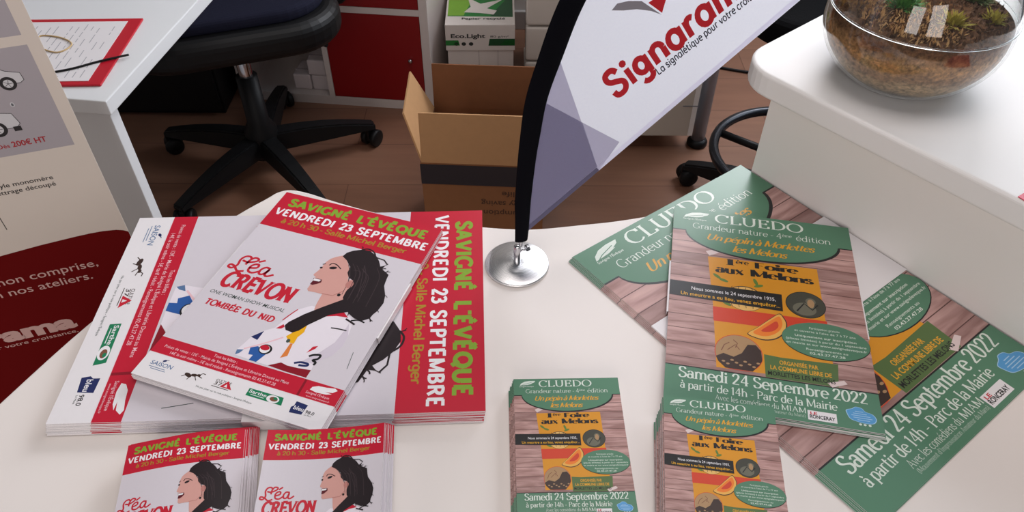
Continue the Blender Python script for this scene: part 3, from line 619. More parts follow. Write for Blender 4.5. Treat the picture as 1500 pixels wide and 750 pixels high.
mb = MB(); mb.prism([(p.x - off.x, p.y - off.y) for p in q], 0, .874, PANEL_MAT, bev=.0015); mb.build('rear_panel', ct)

BX, BY, BZ = .4537, .8112, .9052
tr = thing('terrarium', 'round glass bowl of layered soil and moss on the raised white counter', 'terrarium', (BX, BY, BZ))
Rb, Cv, ZC = .100, .0815, .0645
def prof(rad, cv, a0, a1, n=30):
    q = [R(a0 + (a1 - a0) * k / n) for k in range(n + 1)]; return [(rad * math.cos(t), ZC + (cv if t < 0 else cv + .035) * math.sin(t)) for t in q]
ab = math.degrees(math.asin((0 - ZC) / Cv)); at_ = 60
gp = [(0, 0)] + prof(Rb, Cv, ab, at_) + [((Rb - .0013) * math.cos(R(at_ + 1)), ZC + (Cv + .0337) * math.sin(R(at_ + 1)) + .0006)]
ab2 = math.degrees(math.asin((.0025 - ZC) / (Cv - .0026)))
gp += prof(Rb - .0026, Cv - .0026, at_, ab2) + [(0, .0025)]
mb = MB(); mb.lathe(gp, glass_mat(), 72); mb.build('glass_bowl', tr)
ZS = .0790
as0 = math.degrees(math.asin((.0035 - ZC) / (Cv - .0036))); as1 = math.degrees(math.asin((ZS - ZC) / (Cv + .0314)))
SOILM = soil_mat()
mb = MB(); sp = [(0, .0035)] + prof(Rb - .0036, Cv - .0036, as0, as1, 20); rtop = sp[-1][0]
for k in range(1, 14): sp.append((rtop * (1 - k / 14), ZS + .009 * math.sin(k / 14 * math.pi / 2)))
sp.append((0, ZS + .009)); mb.lathe(sp, SOILM, 96)
rnd = random.Random(3)
for v in mb.bm.verts:
    if v.co.z > ZS - .001 and math.hypot(v.co.x, v.co.y) < rtop * .97: v.co.z += rnd.uniform(-.002, .004)
mb.build('layered_soil', tr)
def soil_z(r): return ZS + .009 * math.cos(min(1, r / rtop) * math.pi / 2)
def tuft(name, cx, cy, n, ln, m, wid=.0016, spread=1.0, seed=0, label=None, kind=None, area=0.0):
    rg = random.Random(seed); mb = MB(); i = mb.mi(m)
    for _ in range(n):
        if area:
            rr_ = area * math.sqrt(rg.random()); t_ = rg.uniform(0, 6.283); bx, by = cx + rr_ * math.cos(t_), cy + rr_ * math.sin(t_)
            if math.hypot(bx, by) > rtop * .96: continue
        else: bx, by = cx + rg.gauss(0, .0025), cy + rg.gauss(0, .0025)
        bz = soil_z(math.hypot(bx, by)) - .002
        a = rg.uniform(0, 6.283); el = rg.uniform(.25, 1.4) ; l = ln * rg.uniform(.6, 1.1)
        d = Vector((math.cos(a) * math.cos(el) * spread, math.sin(a) * math.cos(el) * spread, math.sin(el))); s = d.cross(Vector((0, 0, 1))).normalized() * wid
        b0 = Vector((bx, by, bz)); mid = b0 + d * l * .55 + Vector((0, 0, l * .06)); tip = b0 + d * l - Vector((0, 0, l * .04))
        if math.hypot(tip.x, tip.y) > .088: continue
        v = [mb.bm.verts.new(p) for p in (b0 - s * .7, b0 + s * .7, mid + s, tip, mid - s)]
        up = s.normalized().cross(d).normalized() * wid * .6; w0 = mb.bm.verts.new(mid - up)
        for f in ((v[0], v[1], v[2], v[4]), (v[4], v[2], v[3]), (v[1], v[0], w0), (v[2], v[1], w0), (v[3], v[2], w0), (v[4], v[3], w0), (v[0], v[4], w0)):
            mb.bm.faces.new(f).material_index = i
    o = mb.build(name, tr)
    if label: o['label'] = label
    if kind: o['kind'] = kind
    return o
MOSS1 = mat('moss_brown', (170, 128, 78), rough=.95, var=.3, scale=90); MOSS2 = mat('moss_olive', (178, 164, 70), rough=.9, var=.25, scale=90)
MOSSG2 = mat('plant_green', (92, 150, 66), rough=.7, var=.25, scale=80); MOSSD = mat('moss_dark', (110, 82, 62), rough=.95, var=.3, scale=90); FIB = mat('dry_fibre', (214, 170, 116), rough=.95, var=.2, scale=90)
tuft('brown_moss', 0, 0, 2600, .010, MOSSD, .0011, 1, 1, None, 'stuff', .092)
tuft('dry_moss', -.03, -.045, 700, .011, FIB, .0012, 1, 2, 'pale dry moss', 'stuff', .05)
tuft('dry_moss', -.055, .02, 500, .012, MOSS1, .0012, 1, 12, 'brown dry moss', 'stuff', .04)
tuft('spiky_plant', -.030, -.012, 260, .026, MOSSG2, .0013, 1, 3, 'round bright green spiky plant')
tuft('spiky_plant', .012, -.048, 90, .019, MOSS2, .0013, 1.2, 4, 'yellow green starry moss sprig')
tuft('spiky_plant', .063, -.034, 70, .017, MOSS2, .0012, 1.1, 5, 'small olive moss sprig')
tuft('spiky_plant', .060, .010, 160, .028, mat('plant_dull', (104, 116, 62), rough=.8, var=.25), .0014, 1, 6, 'dull green plant at the side')
tuft('spiky_plant', -.05, .03, 120, .024, MOSS1, .0014, 1, 8, 'brown plant')
tuft('spiky_plant', .02, .04, 150, .030, MOSSG2, .0014, 1, 9, 'green plant behind')
mb = MB(); zr = .0835; rr_ = Rb * math.cos(math.asin((zr - ZC) / (Cv + .035))) + .0003
mb.tube([(rr_ * math.cos(a), rr_ * math.sin(a), zr) for a in [k * math.pi / 40 for k in range(80)]], .0011, MATS.get('clear_glass') or bpy.data.materials['clear_glass'], n=8, closed=True); mb.build('glass_ridge', tr)
mb = MB(); mb.box(0, 0, 0, .148, .105, .0009, ink('card_red', (206, 60, 84)), M=Matrix.Translation((.4905, .5825, .9052)) @ Matrix.Rotation(R(-58), 4, 'Z')); tag(mb.build('card'), 'red card whose corner just shows at the edge of the raised counter', 'card')

# ================================================================== piles of printed sheets
def pile(name, cat, me_top, me_under, W, n, pitch, x, y, th, ztop, drift, jit, lab_top, lab_under, group, seed, bow=None, lift=0.0, rj=.25):
    rg = random.Random(seed); sz = pitch * .9 / SHEET_T
    if bow:
        me_top, me_under = me_top.copy(), me_under.copy()
        for me in (me_top, me_under):
            for v in me.vertices: v.co.z += bow(v.co.x) / sz
            me.update()
    for k in range(n):
        o = link(name, me_top if k == 0 else me_under)
        dx, dy = drift[0] * k + (rg.uniform(-jit, jit) if k else 0), drift[1] * k + (rg.uniform(-jit, jit) if k else 0)
        o.location = (x + dx, y + dy, ztop - k * pitch - (lift if k else 0))
        o.rotation_euler = (0, 0, R(th + (rg.uniform(-rj, rj) if k else 0))); o.scale = (W, W, sz)
        tag(o, lab_top if k == 0 else lab_under, cat, group)
def band(label, W, x, y, th, v0, v1, zlo, zhi, ex=.0008):
    mb = MB(); t = .0004
    y0, y1 = -v1 * W, -v0 * W; a, b = -ex - t, W + ex + t
    mb.box(a, y0, zlo, a + t, y1, zhi, PAPER); mb.box(b - t, y0, zlo, b, y1, zhi, PAPER); mb.box(a, y0, zhi, b, y1, zhi + t, PAPER)
    o = mb.build('paper_band', None, (x, y, 0)); o.rotation_euler = (0, 0, R(th)); tag(o, label, 'paper band')
T = .7404
pile('poster', 'poster', ME_RED, ME_REDU, .297, 12, .00115, -.0375, .7325, -87.6, T + .0138, (-.0002, -.0004), .0008,
     'large red and grey show poster lying sideways on top of its pile at the left', 'large red show poster in the sideways pile, below its top sheet', 'large red posters in the sideways pile', 11, rj=.12)
band('white paper band around the sideways pile of large red posters', .297, -.0375, .7325, -87.6, .575, .788, T + .0006, T + .0144, .0045)
pile('poster', 'poster', ME_RED, ME_REDU, .21, 8, .0011, -.282, .7514, -18.74, T + .0260, (0, 0), .0006,
     'tilted red and white show poster with portrait and red title, topmost at the left', 'red show poster in the tilted smaller pile, below its top sheet', 'small red posters in the tilted pile', 12, lift=.0012)
band('white paper band around the tilted pile of smaller red posters', .21, -.282, .7514, -18.74, .443, .838, T + .0166, T + .0246, .0012)
pile('poster', 'poster', ME_GRN, ME_GRNU, .297, 6, .0006, .072, .661, 37.2, T + .0038, (-.0010, -.0010), .0004,
     'large green event poster lying diagonally against the counter panel', 'large green event poster in the diagonal pile, below its top sheet', 'large green posters in the diagonal pile', 13, rj=.1)
band('white paper band around the diagonal pile of large green posters', .297, .072, .661, 37.2, .452, .845, T + .0001, T + .0046, .0012)
pile('poster', 'poster', ME_GRN, ME_GRNU, .21, 7, .0009, .2035, .743, -10.4, T + .0122, (.0002, -.0004), .0005,
     'green event poster with melon picture, topmost in the middle right', 'green event poster in the upright smaller pile, below its top sheet', 'small green posters in the upright pile', 14, lift=.0010)
band('white paper band around the upright pile of smaller green posters', .21, .2035, .743, -10.4, .46, .845, T + .0054, T + .0109, .0014)
pile('flyer', 'flyer', ME_RED_A6, ME_REDU_A6, .105, 14, .0014, -.3530, .3905, 10.0, T + .0215, (.0005, .0011), .0007,
     'topmost flyer of the left red pile in the foreground', 'flyer below the top one in the left small red pile', 'left small red flyers', 15, bow=lambda u: .0045 * math.sin(math.pi * min(1, max(0, u))) , rj=.8)
pile('flyer', 'flyer', ME_RED_A6, ME_REDU_A6, .105, 20, .0018, -.2205, .3945, 4.6, T + .0385, (.0002, .0010), .0006,
     'topmost flyer of the second red pile in the foreground, right of the first', 'flyer below the top one in the second small red pile', 'second small red flyers', 16, bow=lambda u: .004 * (2 * u - 1) ** 2, rj=.6)
pile('flyer', 'flyer', ME_GRN, ME_GRNU, .105, 12, .0012, .0022, .4735, 1.4, T + .0145, (-.0004, -.0005), .0008,
     'topmost flyer of the left small green pile in the foreground', 'flyer below the top one in the left small green pile', 'left small green flyers', 17, rj=.6)
pile('flyer', 'flyer', ME_GRN, ME_GRNU, .105, 14, .0017, .1480, .4475, -7.0, T + .0245, (-.0006, -.0012), .0008,
     'topmost flyer of the right small green pile, over the edge of a green poster', 'flyer below the top one in the right small green pile', 'right small green flyers', 18, rj=.6)

# ================================================================== table flag
FL = thing('table_flag', 'teardrop advertising flag with red lettering on a round metal base', 'flag', (.006, .651, .740), R(20))
def brushed():
    m = bpy.data.materials.new('brushed_disc'); m.use_nodes = True; nt = m.node_tree; b = nt.nodes['Principled BSDF']
    b.inputs['Metallic'].default_value = 1; b.inputs['Base Color'].default_value = (.72, .72, .73, 1); b.inputs['Roughness'].default_value = .28
    b.inputs['Anisotropic'].default_value = .85
    tg = nt.nodes.new('ShaderNodeTangent'); tg.direction_type = 'RADIAL'; tg.axis = 'Z'; nt.links.new(tg.outputs[0], b.inputs['Tangent'])
    tc = nt.nodes.new('ShaderNodeTexCoord'); ln = nt.nodes.new('ShaderNodeVectorMath'); ln.operation = 'LENGTH'; nt.links.new(tc.outputs['Object'], ln.inputs[0])
    nz = nt.nodes.new('ShaderNodeTexNoise'); nz.noise_dimensions = '1D'; nz.inputs['Scale'].default_value = 1800; nt.links.new(ln.outputs['Value'], nz.inputs['W'])
    mr = nt.nodes.new('ShaderNodeMapRange'); mr.inputs['To Min'].default_value = .2; mr.inputs['To Max'].default_value = .36; nt.links.new(nz.outputs['Fac'], mr.inputs['Value']); nt.links.new(mr.outputs[0], b.inputs['Roughness'])
    return m
BR = brushed()
mb = MB(); mb.lathe([(0, 0), (.0374, 0), (.0378, .0006), (.0378, .003), (.0365, .0040), (0, .0044)], BR, 72); mb.build('base', FL)
mb = MB(); mb.lathe([(.0042, .004), (.0042, .030), (.0036, .031), (0, .031)], CHROME, 20)
mb.tube([(.0042, 0, .022), (.012, 0, .022)], .0012, CHROME, 8); mb.tube([(.0125, .003, .024), (.0125, -.003, .024)], .003, CHROME, 10); mb.build('socket', FL)
mid = [(.004, .030), (.0052, .045), (.0058, .075), (.0062, .10), (.0095, .150), (.0125, .180), (.0183, .224), (.031, .267), (.049, .318), (.075, .363), (.115, .405), (.165, .430), (.22, .435), (.27, .415), (.308, .375), (.326, .33), (.3255, .302)]
cur = spline(mid, 6)
mb = MB(); mb.tube([(s, 0, z) for s, z in cur], .0024, CHROME, 8); mb.build('pole', FL)
BLKS = mat('sleeve_black', (7, 7, 14), rough=.9, spec=.1, var=.1, scale=200)
def sleeve():
    mb = MB(); cu = [p for p in cur if p[1] > .036 or p[0] > .1]; n = len(cu); w = [.0078 + .0052 * min(1, i / 40) for i in range(n)]
    i0 = mb.mi(BLKS); rings = []
    for k, (s, z) in enumerate(cu):
        a, b = cu[max(0, k - 1)], cu[min(n - 1, k + 1)]; dx, dz = b[0] - a[0], b[1] - a[1]; d = math.hypot(dx, dz); nx, nz = -dz / d, dx / d; h = w[k]
        rings.append([mb.bm.verts.new((s + nx * h * math.cos(t), .0036 * math.sin(t), z + nz * h * math.cos(t))) for t in [q * math.pi / 6 for q in range(12)]])
    for a, b in zip(rings, rings[1:]):
        for k in range(12): f = mb.bm.faces.new((a[k], a[(k + 1) % 12], b[(k + 1) % 12], b[k])); f.smooth = True; f.material_index = i0
    mb.bm.faces.new(rings[0]); mb.bm.faces.new(rings[-1][::-1]); bmesh.ops.recalc_face_normals(mb.bm, faces=mb.bm.faces)
    mb.build('sleeve', FL)
sleeve()
def cloth(name, rgb, tr=.72):
    m = bpy.data.materials.new(name); m.use_nodes = True; nt = m.node_tree; N = nt.nodes.new; L = nt.links.new
    b = nt.nodes['Principled BSDF']; out = nt.nodes['Material Output']; b.inputs['Roughness'].default_value = .8
    tc = N('ShaderNodeTexCoord'); nz = N('ShaderNodeTexNoise'); nz.inputs['Scale'].default_value = 400; L(tc.outputs['Object'], nz.inputs['Vector'])
    mx = N('ShaderNodeMix'); mx.data_type = 'RGBA'; c = lin(rgb); mx.inputs[6].default_value = (*[x * .97 for x in c], 1); mx.inputs[7].default_value = (*[min(1, x * 1.03) for x in c], 1)
    L(nz.outputs['Fac'], mx.inputs[0]); L(mx.outputs[2], b.inputs['Base Color'])
    t = N('ShaderNodeBsdfTranslucent'); L(mx.outputs[2], t.inputs['Color'])
    ms = N('ShaderNodeMixShader'); ms.inputs[0].default_value = tr; L(b.outputs[0], ms.inputs[1]); L(t.outputs[0], ms.inputs[2]); L(ms.outputs[0], out.inputs['Surface'])
    MATS[name] = m; return m
FW = cloth('flag_white', (242, 244, 255)); FG1 = cloth('flag_grey', (172, 169, 190)); FG2 = cloth('flag_light_grey', (200, 196, 212))
FR = mat('flag_red', (196, 24, 40), rough=.8, var=.02, scale=300); FK = mat('flag_ink', (40, 40, 62), rough=.8, var=.02); FSW = mat('flag_swoosh', (140, 136, 146), rough=.8, var=.02); FHEM = cloth('flag_hem', (240, 238, 250)); HEMG = cloth('flag_hem_grey', (160, 157, 180))
p = Print(dz=.00005)
bl = lambda s: .0505 + (s - .0125) * (.2789 - .0505) / (.3026 - .0125)
fo = [(s, z) for s, z in cur if z > .05 or s > .1]
fabric = [(s, -z) for s, z in fo] + [(.3255, -bl(.3255) + .001), (.012, -bl(.0125))]
def pz(pts, m, lay): p.poly([(s, -z) for s, z in pts], m, lay)
inner = [q for q in fo if q[1] < .275]
pz(inner[::2] + [(.0371, .2634 + .012), (.0951, bl(.0951)), (.012, bl(.012))], FG2, 1)
pz([q for q in inner if q[1] < .222][::2] + [(.0236, .222), (.0708, .1851), (.0951, bl(.0951)), (.012, bl(.012))], FG1, 2)
pz([(.0708, .1851), (.1169, .1494), (.0951, bl(.0951))], FG2, 1)
pz([(.012, bl(.012)), (.3255, bl(.3255)), (.3255, bl(.3255) + .0085), (.012, bl(.012) + .0085)], FHEM, 3); pz([(.012, bl(.012)), (.096, bl(.096)), (.092, bl(.092) + .008), (.012, bl(.012) + .0085)], HEMG, 4)
gl = pen("Signarama", .225, .225, 0, 0, .06, True); ca, sa = math.cos(R(35.5)), math.sin(R(35.5))
def slanted(glyphs, s0, z0, length, cap, m, lay):
    pol, a, b = glyphs; k = length / (b - a)
    last = None
    for q in pol:
        g = q.g; p.n += g != last; last = g
        p.raw([(s0 + ((x - a) * k * ca - y * cap * sa), -(z0 + ((x - a) * k * sa + y * cap * ca))) for x, y in q], m, lay, True)
slanted(gl, .1060, .2065, .178, .034, FR, 5); slanted(pen("La signalétique pour votre croissance", .16, .16, 0, 0, .03, True), .1532, .2250, .137, .0098, FK, 5)
pz([(.0915, .3062), (.0965, .3122), (.108, .3128), (.122, .3105), (.1461, .2926), (.134, .2985), (.118, .3030), (.104, .3040)], FSW, 5)
pz([(.1295, .3075), (.1461, .2945), (.1500, .3190)], FR, 5); pz([(.0985, .3180), (.112, .3170), (.124, .3140), (.118, .3330), (.095, .338)], FR, 5); pz([(.125, .333), (.152, .325), (.158, .352)], FR, 5); pz([(.098, .345), (.12, .338), (.118, .368)], FR, 5); pz([(.124, .343), (.146, .348), (.138, .372)], FR, 5)
o = link('fabric', p.mesh('fabric', fabric, 0, FW, FW), FL); o.rotation_euler = (math.pi / 2, 0, 0)

# ================================================================== roll-up banner behind the left of the table
BN = thing('roll_up_banner', 'tall roll-up advertising banner, white and dark red, at the left', 'banner', (-.576, .86, 0), R(19.3))
BW_ = mat('banner_white', (226, 216, 206), rough=.8, var=.01, spec=.2); BGR = mat('banner_grey', (178, 172, 178), rough=.8, var=.01, spec=.2); BRED = mat('banner_red', (106, 6, 8), rough=.8, var=.02, spec=.15); BTX = mat('banner_pale', (214, 176, 170), rough=.6); BK = mat('banner_black', (40, 38, 40), rough=.6); BCAR = mat('banner_car', (214, 214, 218), rough=.6); BRT = mat('banner_red_text', (176, 40, 50), rough=.6); BG2 = mat('banner_mid', (110, 112, 118), rough=.6)
p = Print(dz=.00006)
bz = lambda s0, z0, s1, z1, m, lay: p.rect(s0, -z1, s1, -z0, m, lay)
bz(-.56, .924, -.017, 1.45, BGR, 1); bz(-.56, .762, -.016, .911, BGR, 1)
wave = [(0, .08), (0, .598), (-.006, .6025), (-.015, .606), (-.033, .6085), (-.05, .609), (-.07, .6085), (-.118, .606), (-.174, .601), (-.30, .590), (-.45, .588), (-.60, .60), (-.60, .08)]
p.poly([(s, -z) for s, z in wave], BRED, 1)
bt = lambda g, s0, s1, z, cap, m: p.text(g, s0, s1, -z, cap, m, 4)
bt(sans("200€ HT", .02), -.0865, -.045, .7745, .0085, BRT); bt(sans("Dès", .01), -.104, -.0895, .7745, .0065, BRT)
bt(sans("Vinyle monomère", .005), -.1420, -.0600, .7145, .0072, BK); bt(sans("Lettrage découpé", .005), -.1395, -.0605, .7035, .0072, BK); bz(-.1475, .645, -.1465, .668, BK, 2)
bt(sans("Pose non comprise,", .004), -.252, -.060, .5455, .0150, BTX); bt(sans("réalisée en nos ateliers.", .004), -.305, -.0755, .5225, .0150, BTX)
bt(sans("Signarama", .05), -.392, -.130, .4310, .0300, BTX); bt(sans("La signalétique pour votre croissance.", .006), -.372, -.134, .4175, .0078, BTX)
def car(pts, wins, wheels, sx, sz, w, h, fl=1):
    f = lambda u, v: (sx + fl * u * w, -(sz + v * h))
    p.poly([f(*q) for q in pts], BCAR, 2); p.line([f(*q) for q in pts], .0008, BK, 3, True)
    for wn in wins: p.poly([f(*q) for q in wn], BG2, 3)
    for cx, cy, r in wheels:
        x, y = f(cx, cy); p.ell(x, y, r * w, r * w, BK, 4); p.ell(x, y, r * w * .6, r * w * .6, BCAR, 5)
        for a in range(5): p.line([(x, y), (x + r * w * .55 * math.cos(a * 1.257), y + r * w * .55 * math.sin(a * 1.257))], .0006, BK, 6)
car([(0, .2), (.02, .55), (.2, .65), (.33, .95), (.7, .98), (.85, .68), (.99, .55), (1, .25), (.95, .15), (.05, .12)], [[(.24, .65), (.35, .9), (.5, .92), (.5, .65)], [(.53, .65), (.53, .92), (.68, .92), (.78, .66)]], [(.2, .18, .09), (.82, .18, .09)], -.142, .858, .105, .034)
car([(0, .12), (0, .95), (.62, 1), (.78, .62), (.97, .5), (1, .2), (.96, .1)], [[(.45, .6), (.45, .9), (.6, .9), (.72, .6)]], [(.2, .12, .08), (.8, .12, .08)], -.205, .797, .140, .052); p.ell(-.063, -.835, .0025, .0035, BCAR, 4); p.ell(-.063, -.835, .0014, .0022, BG2, 5); bz(-.075, .797, -.066, .804, BK, 4)
o = link('banner_sheet', p.mesh('banner_sheet', [(-.60, -.07), (0, -.07), (0, -1.62), (-.60, -1.62)], .0008, BW_, BW_), BN); o.rotation_euler = (math.pi / 2, 0, 0)
mb = MB(); mb.box(-.62, -.045, .004, .02, .045, .078, STEEL, bev=.012); mb.build('cassette', BN)
mb = MB(); mb.box(-.61, -.008, 1.61, .01, .010, 1.64, STEEL, bev=.004); mb.build('top_rail', BN)
mb = MB(); mb.tube([(-.30, .02, .07), (-.30, .02, 1.62)], .007, STEEL, 12); mb.build('support_pole', BN)

# ================================================================== desk at the upper left with its things
DA = R(7.3); DK = thing('desk', 'white office desk at the upper left, with a red folder on it', 'desk', (-.609, .992, 0), -DA)
mb = MB(); mb.box(-1.0, 0, .715, 0, .46, .740, DESK_MAT, bev=.002); mb.build('desktop', DK)
mb = MB(); mb.box(-.98, .012, 0, -.012, .034, .715, DESK_MAT, bev=.0015); mb.build('side_panel', DK)
for x in (-.95,): mb = MB(); mb.box(x - .025, .40, 0, x + .025, .44, .715, BLK, bev=.003); mb.build('leg', DK)
mb = MB(); mb.box(-.97, .20, .45, -.55, .218, .715, BLK, bev=.002); mb.build('modesty_panel', DK)
FO = thing('document_folder', 'red folder holding a printed white sheet on the desk at the upper left', 'folder', (-.631, 1.033, .7404), R(2))
FRD = mat('folder_red', (190, 16, 40), rough=.4, var=.03)
mb = MB(); mb.box(-.33, 0, 0, 0, .212, .0035, FRD, bev=.0012); mb.build('cover', FO)
mb = MB(); mb.box(-.318, .010, .0036, -.022, .200, .0042, PAPER); i = mb.mi(mat('sheet_text', (176, 174, 180), rough=.7)); rg = random.Random(5)
for r in range(24):
    x = -.31 + r * .0118; y = .02
    while y < .18:
        l = rg.uniform(.004, .03)
        if rg.random() < .72:
            f = mb.bm.faces.new([mb.bm.verts.new(q) for q in ((x, y, .0043), (x + .0014, y, .0043), (x + .0014, min(.19, y + l), .0043), (x, min(.19, y + l), .0043))]); f.material_index = i
        y += l + .006
mb.build('sheet', FO)
mb = MB(); mb.tube(spline([(-.72, 1.062, .7462), (-.69, 1.075, .7462), (-.655, 1.098, .7462), (-.617, 1.118, .7462)], 6), .0018, BLK, 8); tag(mb.build('cord'), 'thin black cord lying across the sheet in the red folder', 'cord')
mb = MB(); RB = mat('rubber_tan', (206, 176, 128), rough=.6)
mb.tube(spline([(-.775, 1.145, .7458), (-.735, 1.125, .7458), (-.722, 1.150, .7458), (-.748, 1.172, .7458), (-.785, 1.178, .7458)], 6, True), .0012, RB, 6, closed=True)
tag(mb.build('rubber_band'), 'tan rubber band on the sheet in the red folder', 'rubber band')

# ================================================================== office chairs
def caster(parent, x, y, a):
    c = bpy.data.objects.new('caster', None)
    mb = MB(); M = Matrix.Translation((x, y, 0)) @ Matrix.Rotation(a, 4, 'Z')
    for s in (-1, 1): mb.lathe([(0, -.009), (.022, -.009), (.026, -.005), (.026, .006), (.022, .009), (0, .009)], BLK, 20, M @ Matrix.Translation((0, s * .016, .0262)) @ Matrix.Rotation(math.pi / 2, 4, 'X'))
    mb.box(-.02, -.006, .02, .018, .006, .062, BLK, bev=.004, M=M); mb.build('caster', parent)
def star(parent, n, r, a0, h=.085):
    for k in range(n):
        a = a0 + k * 2 * math.pi / n; mb = MB(); M = Matrix.Rotation(a, 4, 'Z'); b = bmesh.new(); rings = []
        for t in range(7):
            u = t / 6; x = .03 + (r - .03) * u; w = .030 - .010 * u; z1 = h + .035 - .045 * u * u; z0 = h - .02 - .012 * u + .006 * u
            rings.append([b.verts.new(q) for q in ((x, -w, z0), (x, w, z0), (x, w * .75, z1), (x, -w * .75, z1))])
        for p_, q_ in zip(rings, rings[1:]):
            for j in range(4): b.faces.new((p_[j], p_[(j + 1) % 4], q_[(j + 1) % 4], q_[j]))
        b.faces.new(rings[0]); b.faces.new(rings[-1]); bmesh.ops.recalc_face_normals(b, faces=b.faces); bmesh.ops.bevel(b, geom=b.edges[:], offset=.004, segments=2, affect='EDGES')
        mb.merge(b, BLK, M); mb.build('base_arm', parent); caster(parent, (r - .012) * math.cos(a), (r - .012) * math.sin(a), a + .7)
OC = thing('office_chair', 'black swivel office chair standing by the white desk', 'chair', (-.70, 1.79, 0))
star(OC, 5, .315, R(22))
mb = MB(); mb.lathe([(0, .05), (.042, .05), (.045, .13), (.03, .16), (.028, .30), (0, .30)], BLK, 24); mb.lathe([(.018, .30), (.018, .44), (0, .44)], CHROME, 20); mb.build('gas_column', OC)
mb = MB(); mb.box(-.13, -.12, .43, .13, .12, .47, BLK, bev=.012); mb.tube([(.1, -.02, .45), (.25, -.09, .44)], .006, BLK, 8); mb.build('mechanism', OC)
def rounded(w, d, r, n=8):
    out = []
    for cx, cy, a0 in ((w - r, d - r, 0), (-w + r, d - r, 90), (-w + r, -d + r, 180), (w - r, -d + r, 270)):
        for k in range(n + 1): a = R(a0 + 90 * k / n); out.append((cx + r * math.cos(a), cy + r * math.sin(a)))
    return out
CHR = R(20); M = Matrix.Rotation(CHR, 4, 'Z')
mb = MB(); mb.prism(rounded(.255, .245, .13), .455, .535, BLK, bev=.030, M=M, seg=5); mb.build('seat_shell', OC)
mb = MB(); mb.prism(rounded(.225, .215, .12), .530, .565, NAVYF, bev=.014, M=M, seg=4); mb.build('seat_cushion', OC)['label'] = 'navy seat cushion'
mb = MB(); mb.prism([(x, y + .27) for x, y in rounded(.22, .26, .13)], -.012, .035, BLKF, bev=.016, M=M @ Matrix.Translation((-.05, .27, .62)) @ Matrix.Rotation(R(84), 4, 'X'), seg=4); mb.build('backrest', OC)
mb = MB(); mb.box(-.08, .08, .44, -.02, .30, .47, BLK, bev=.008, M=M); mb.box(-.08, .285, .44, -.02, .315, .75, BLK, bev=.008, M=M); mb.build('back_bracket', OC)
for s in (-1, 1):
    mb = MB(); mb.tube(spline([(s * .20, .0, .47), (s * .285, .0, .48), (s * .292, .02, .60), (s * .292, .02, .655)], 5), .014, BLK, 10, M=M); mb.box(s * .292 - .035, -.11, .655, s * .292 + .035, .13, .685, BLK, bev=.012, M=M); mb.build('armrest', OC)

SC2 = thing('drafting_chair', 'black swivel chair with a ring footrest behind the raised counter', 'chair', (.705, 1.585, 0))
star(SC2, 5, .27, R(146), .075)
mb = MB(); mb.lathe([(0, .04), (.04, .04), (.042, .11), (.026, .14), (.026, .36), (.016, .36), (.016, .60), (0, .60)], BLK, 24); mb.build('gas_column', SC2)
mb = MB(); rg_ = .195; mb.tube([(rg_ * math.cos(a), rg_ * math.sin(a), .205) for a in [k * math.pi / 28 for k in range(56)]], .0125, mat('black_chrome', (46, 48, 54), rough=.25, metal=.6), 12, closed=True)
for a in (150, 270, 30): mb.tube([(.02, 0, .19), (rg_, 0, .205)], .010, BLK, 8, M=Matrix.Rotation(R(a), 4, 'Z'))
mb.build('footrest_ring', SC2)
mb = MB(); mb.prism(rounded(.23, .22, .13), .60, .66, BLKF, bev=.025, seg=4); mb.build('seat', SC2)
mb = MB(); mb.prism([(x, y + .2) for x, y in rounded(.19, .17, .1)], -.02, .03, BLKF, bev=.018, M=Matrix.Translation((.03, .25, .70)) @ Matrix.Rotation(R(84), 4, 'X'), seg=4); mb.box(.0, .16, .62, .06, .27, .64, BLK, bev=.005); mb.box(.0, .262, .62, .06, .28, .90, BLK, bev=.005); mb.build('backrest', SC2)

# ================================================================== storage along the back wall
KD = math.atan2(-.107, .994); KX = thing('storage_shelf', 'white cube shelf with red doors on the floor behind the chair', 'shelf', (-.706, 2.128, 0), KD)
mb = MB(); dp = .38
for s0, s1 in ((-.165, -.140), (.128, .145), (.437, .462)): mb.box(s0, 0, 0, s1, dp, .65, KWHITE, bev=.001)
for z0, z1 in ((0, .030), (.318, .337), (.625, .65)):
    for s0, s1 in ((-.140, .128), (.145, .437)): mb.box(s0, .0005, z0, s1, dp, z1, KWHITE)
mb.box(-.14, dp - .006, .03, .437, dp - .001, .625, KWHITE); mb.build('frame', KX)
for k, (s0, s1, z0, z1) in enumerate(((.1462, .4358, .0312, .3168), (.1462, .4358, .3382, .6238))):
    mb = MB(); mb.box(s0, .001, z0, s1, .018, z1, KRED, bev=.001); d_ = mb.build('door', KX)
    mb = MB(); mb.lathe([(0, .006), (.0055, .005), (.007, .001), (.004, -.003), (.004, -.016), (0, -.016)], CHROME, 16, Matrix.Translation((s1 - .035, -.006, z0 + .145)) @ Matrix.Rotation(math.pi / 2, 4, 'X')); mb.build('knob', d_)
BUN = mat('bundle_white', (206, 196, 198), rough=.7, var=.03)
for k, (s, z, lab) in enumerate(((.035, .0305, 'left white paper bundle at the bottom of the open cube'), (.094, .0305, 'right white paper bundle at the bottom of the open cube'), (.088, .0835, 'white paper bundle resting on the two lower ones in the open cube'))):
    mb = MB(); mb.box(-.028, 0, 0, .028, .09, .052, BUN, bev=.006); mb.box(-.0285, .03, -.0002, .0285, .036, .0526, mat('bundle_strap', (168, 158, 164), rough=.6))
    o = mb.build('paper_bundle'); o.location = Vector((-.706, 2.128, 0)) + Matrix.Rotation(KD, 3, 'Z') @ Vector((s, .03, z)); o.rotation_euler = (0, 0, KD); tag(o, lab, 'paper bundle', 'paper bundles in the open cube')
mb = MB()
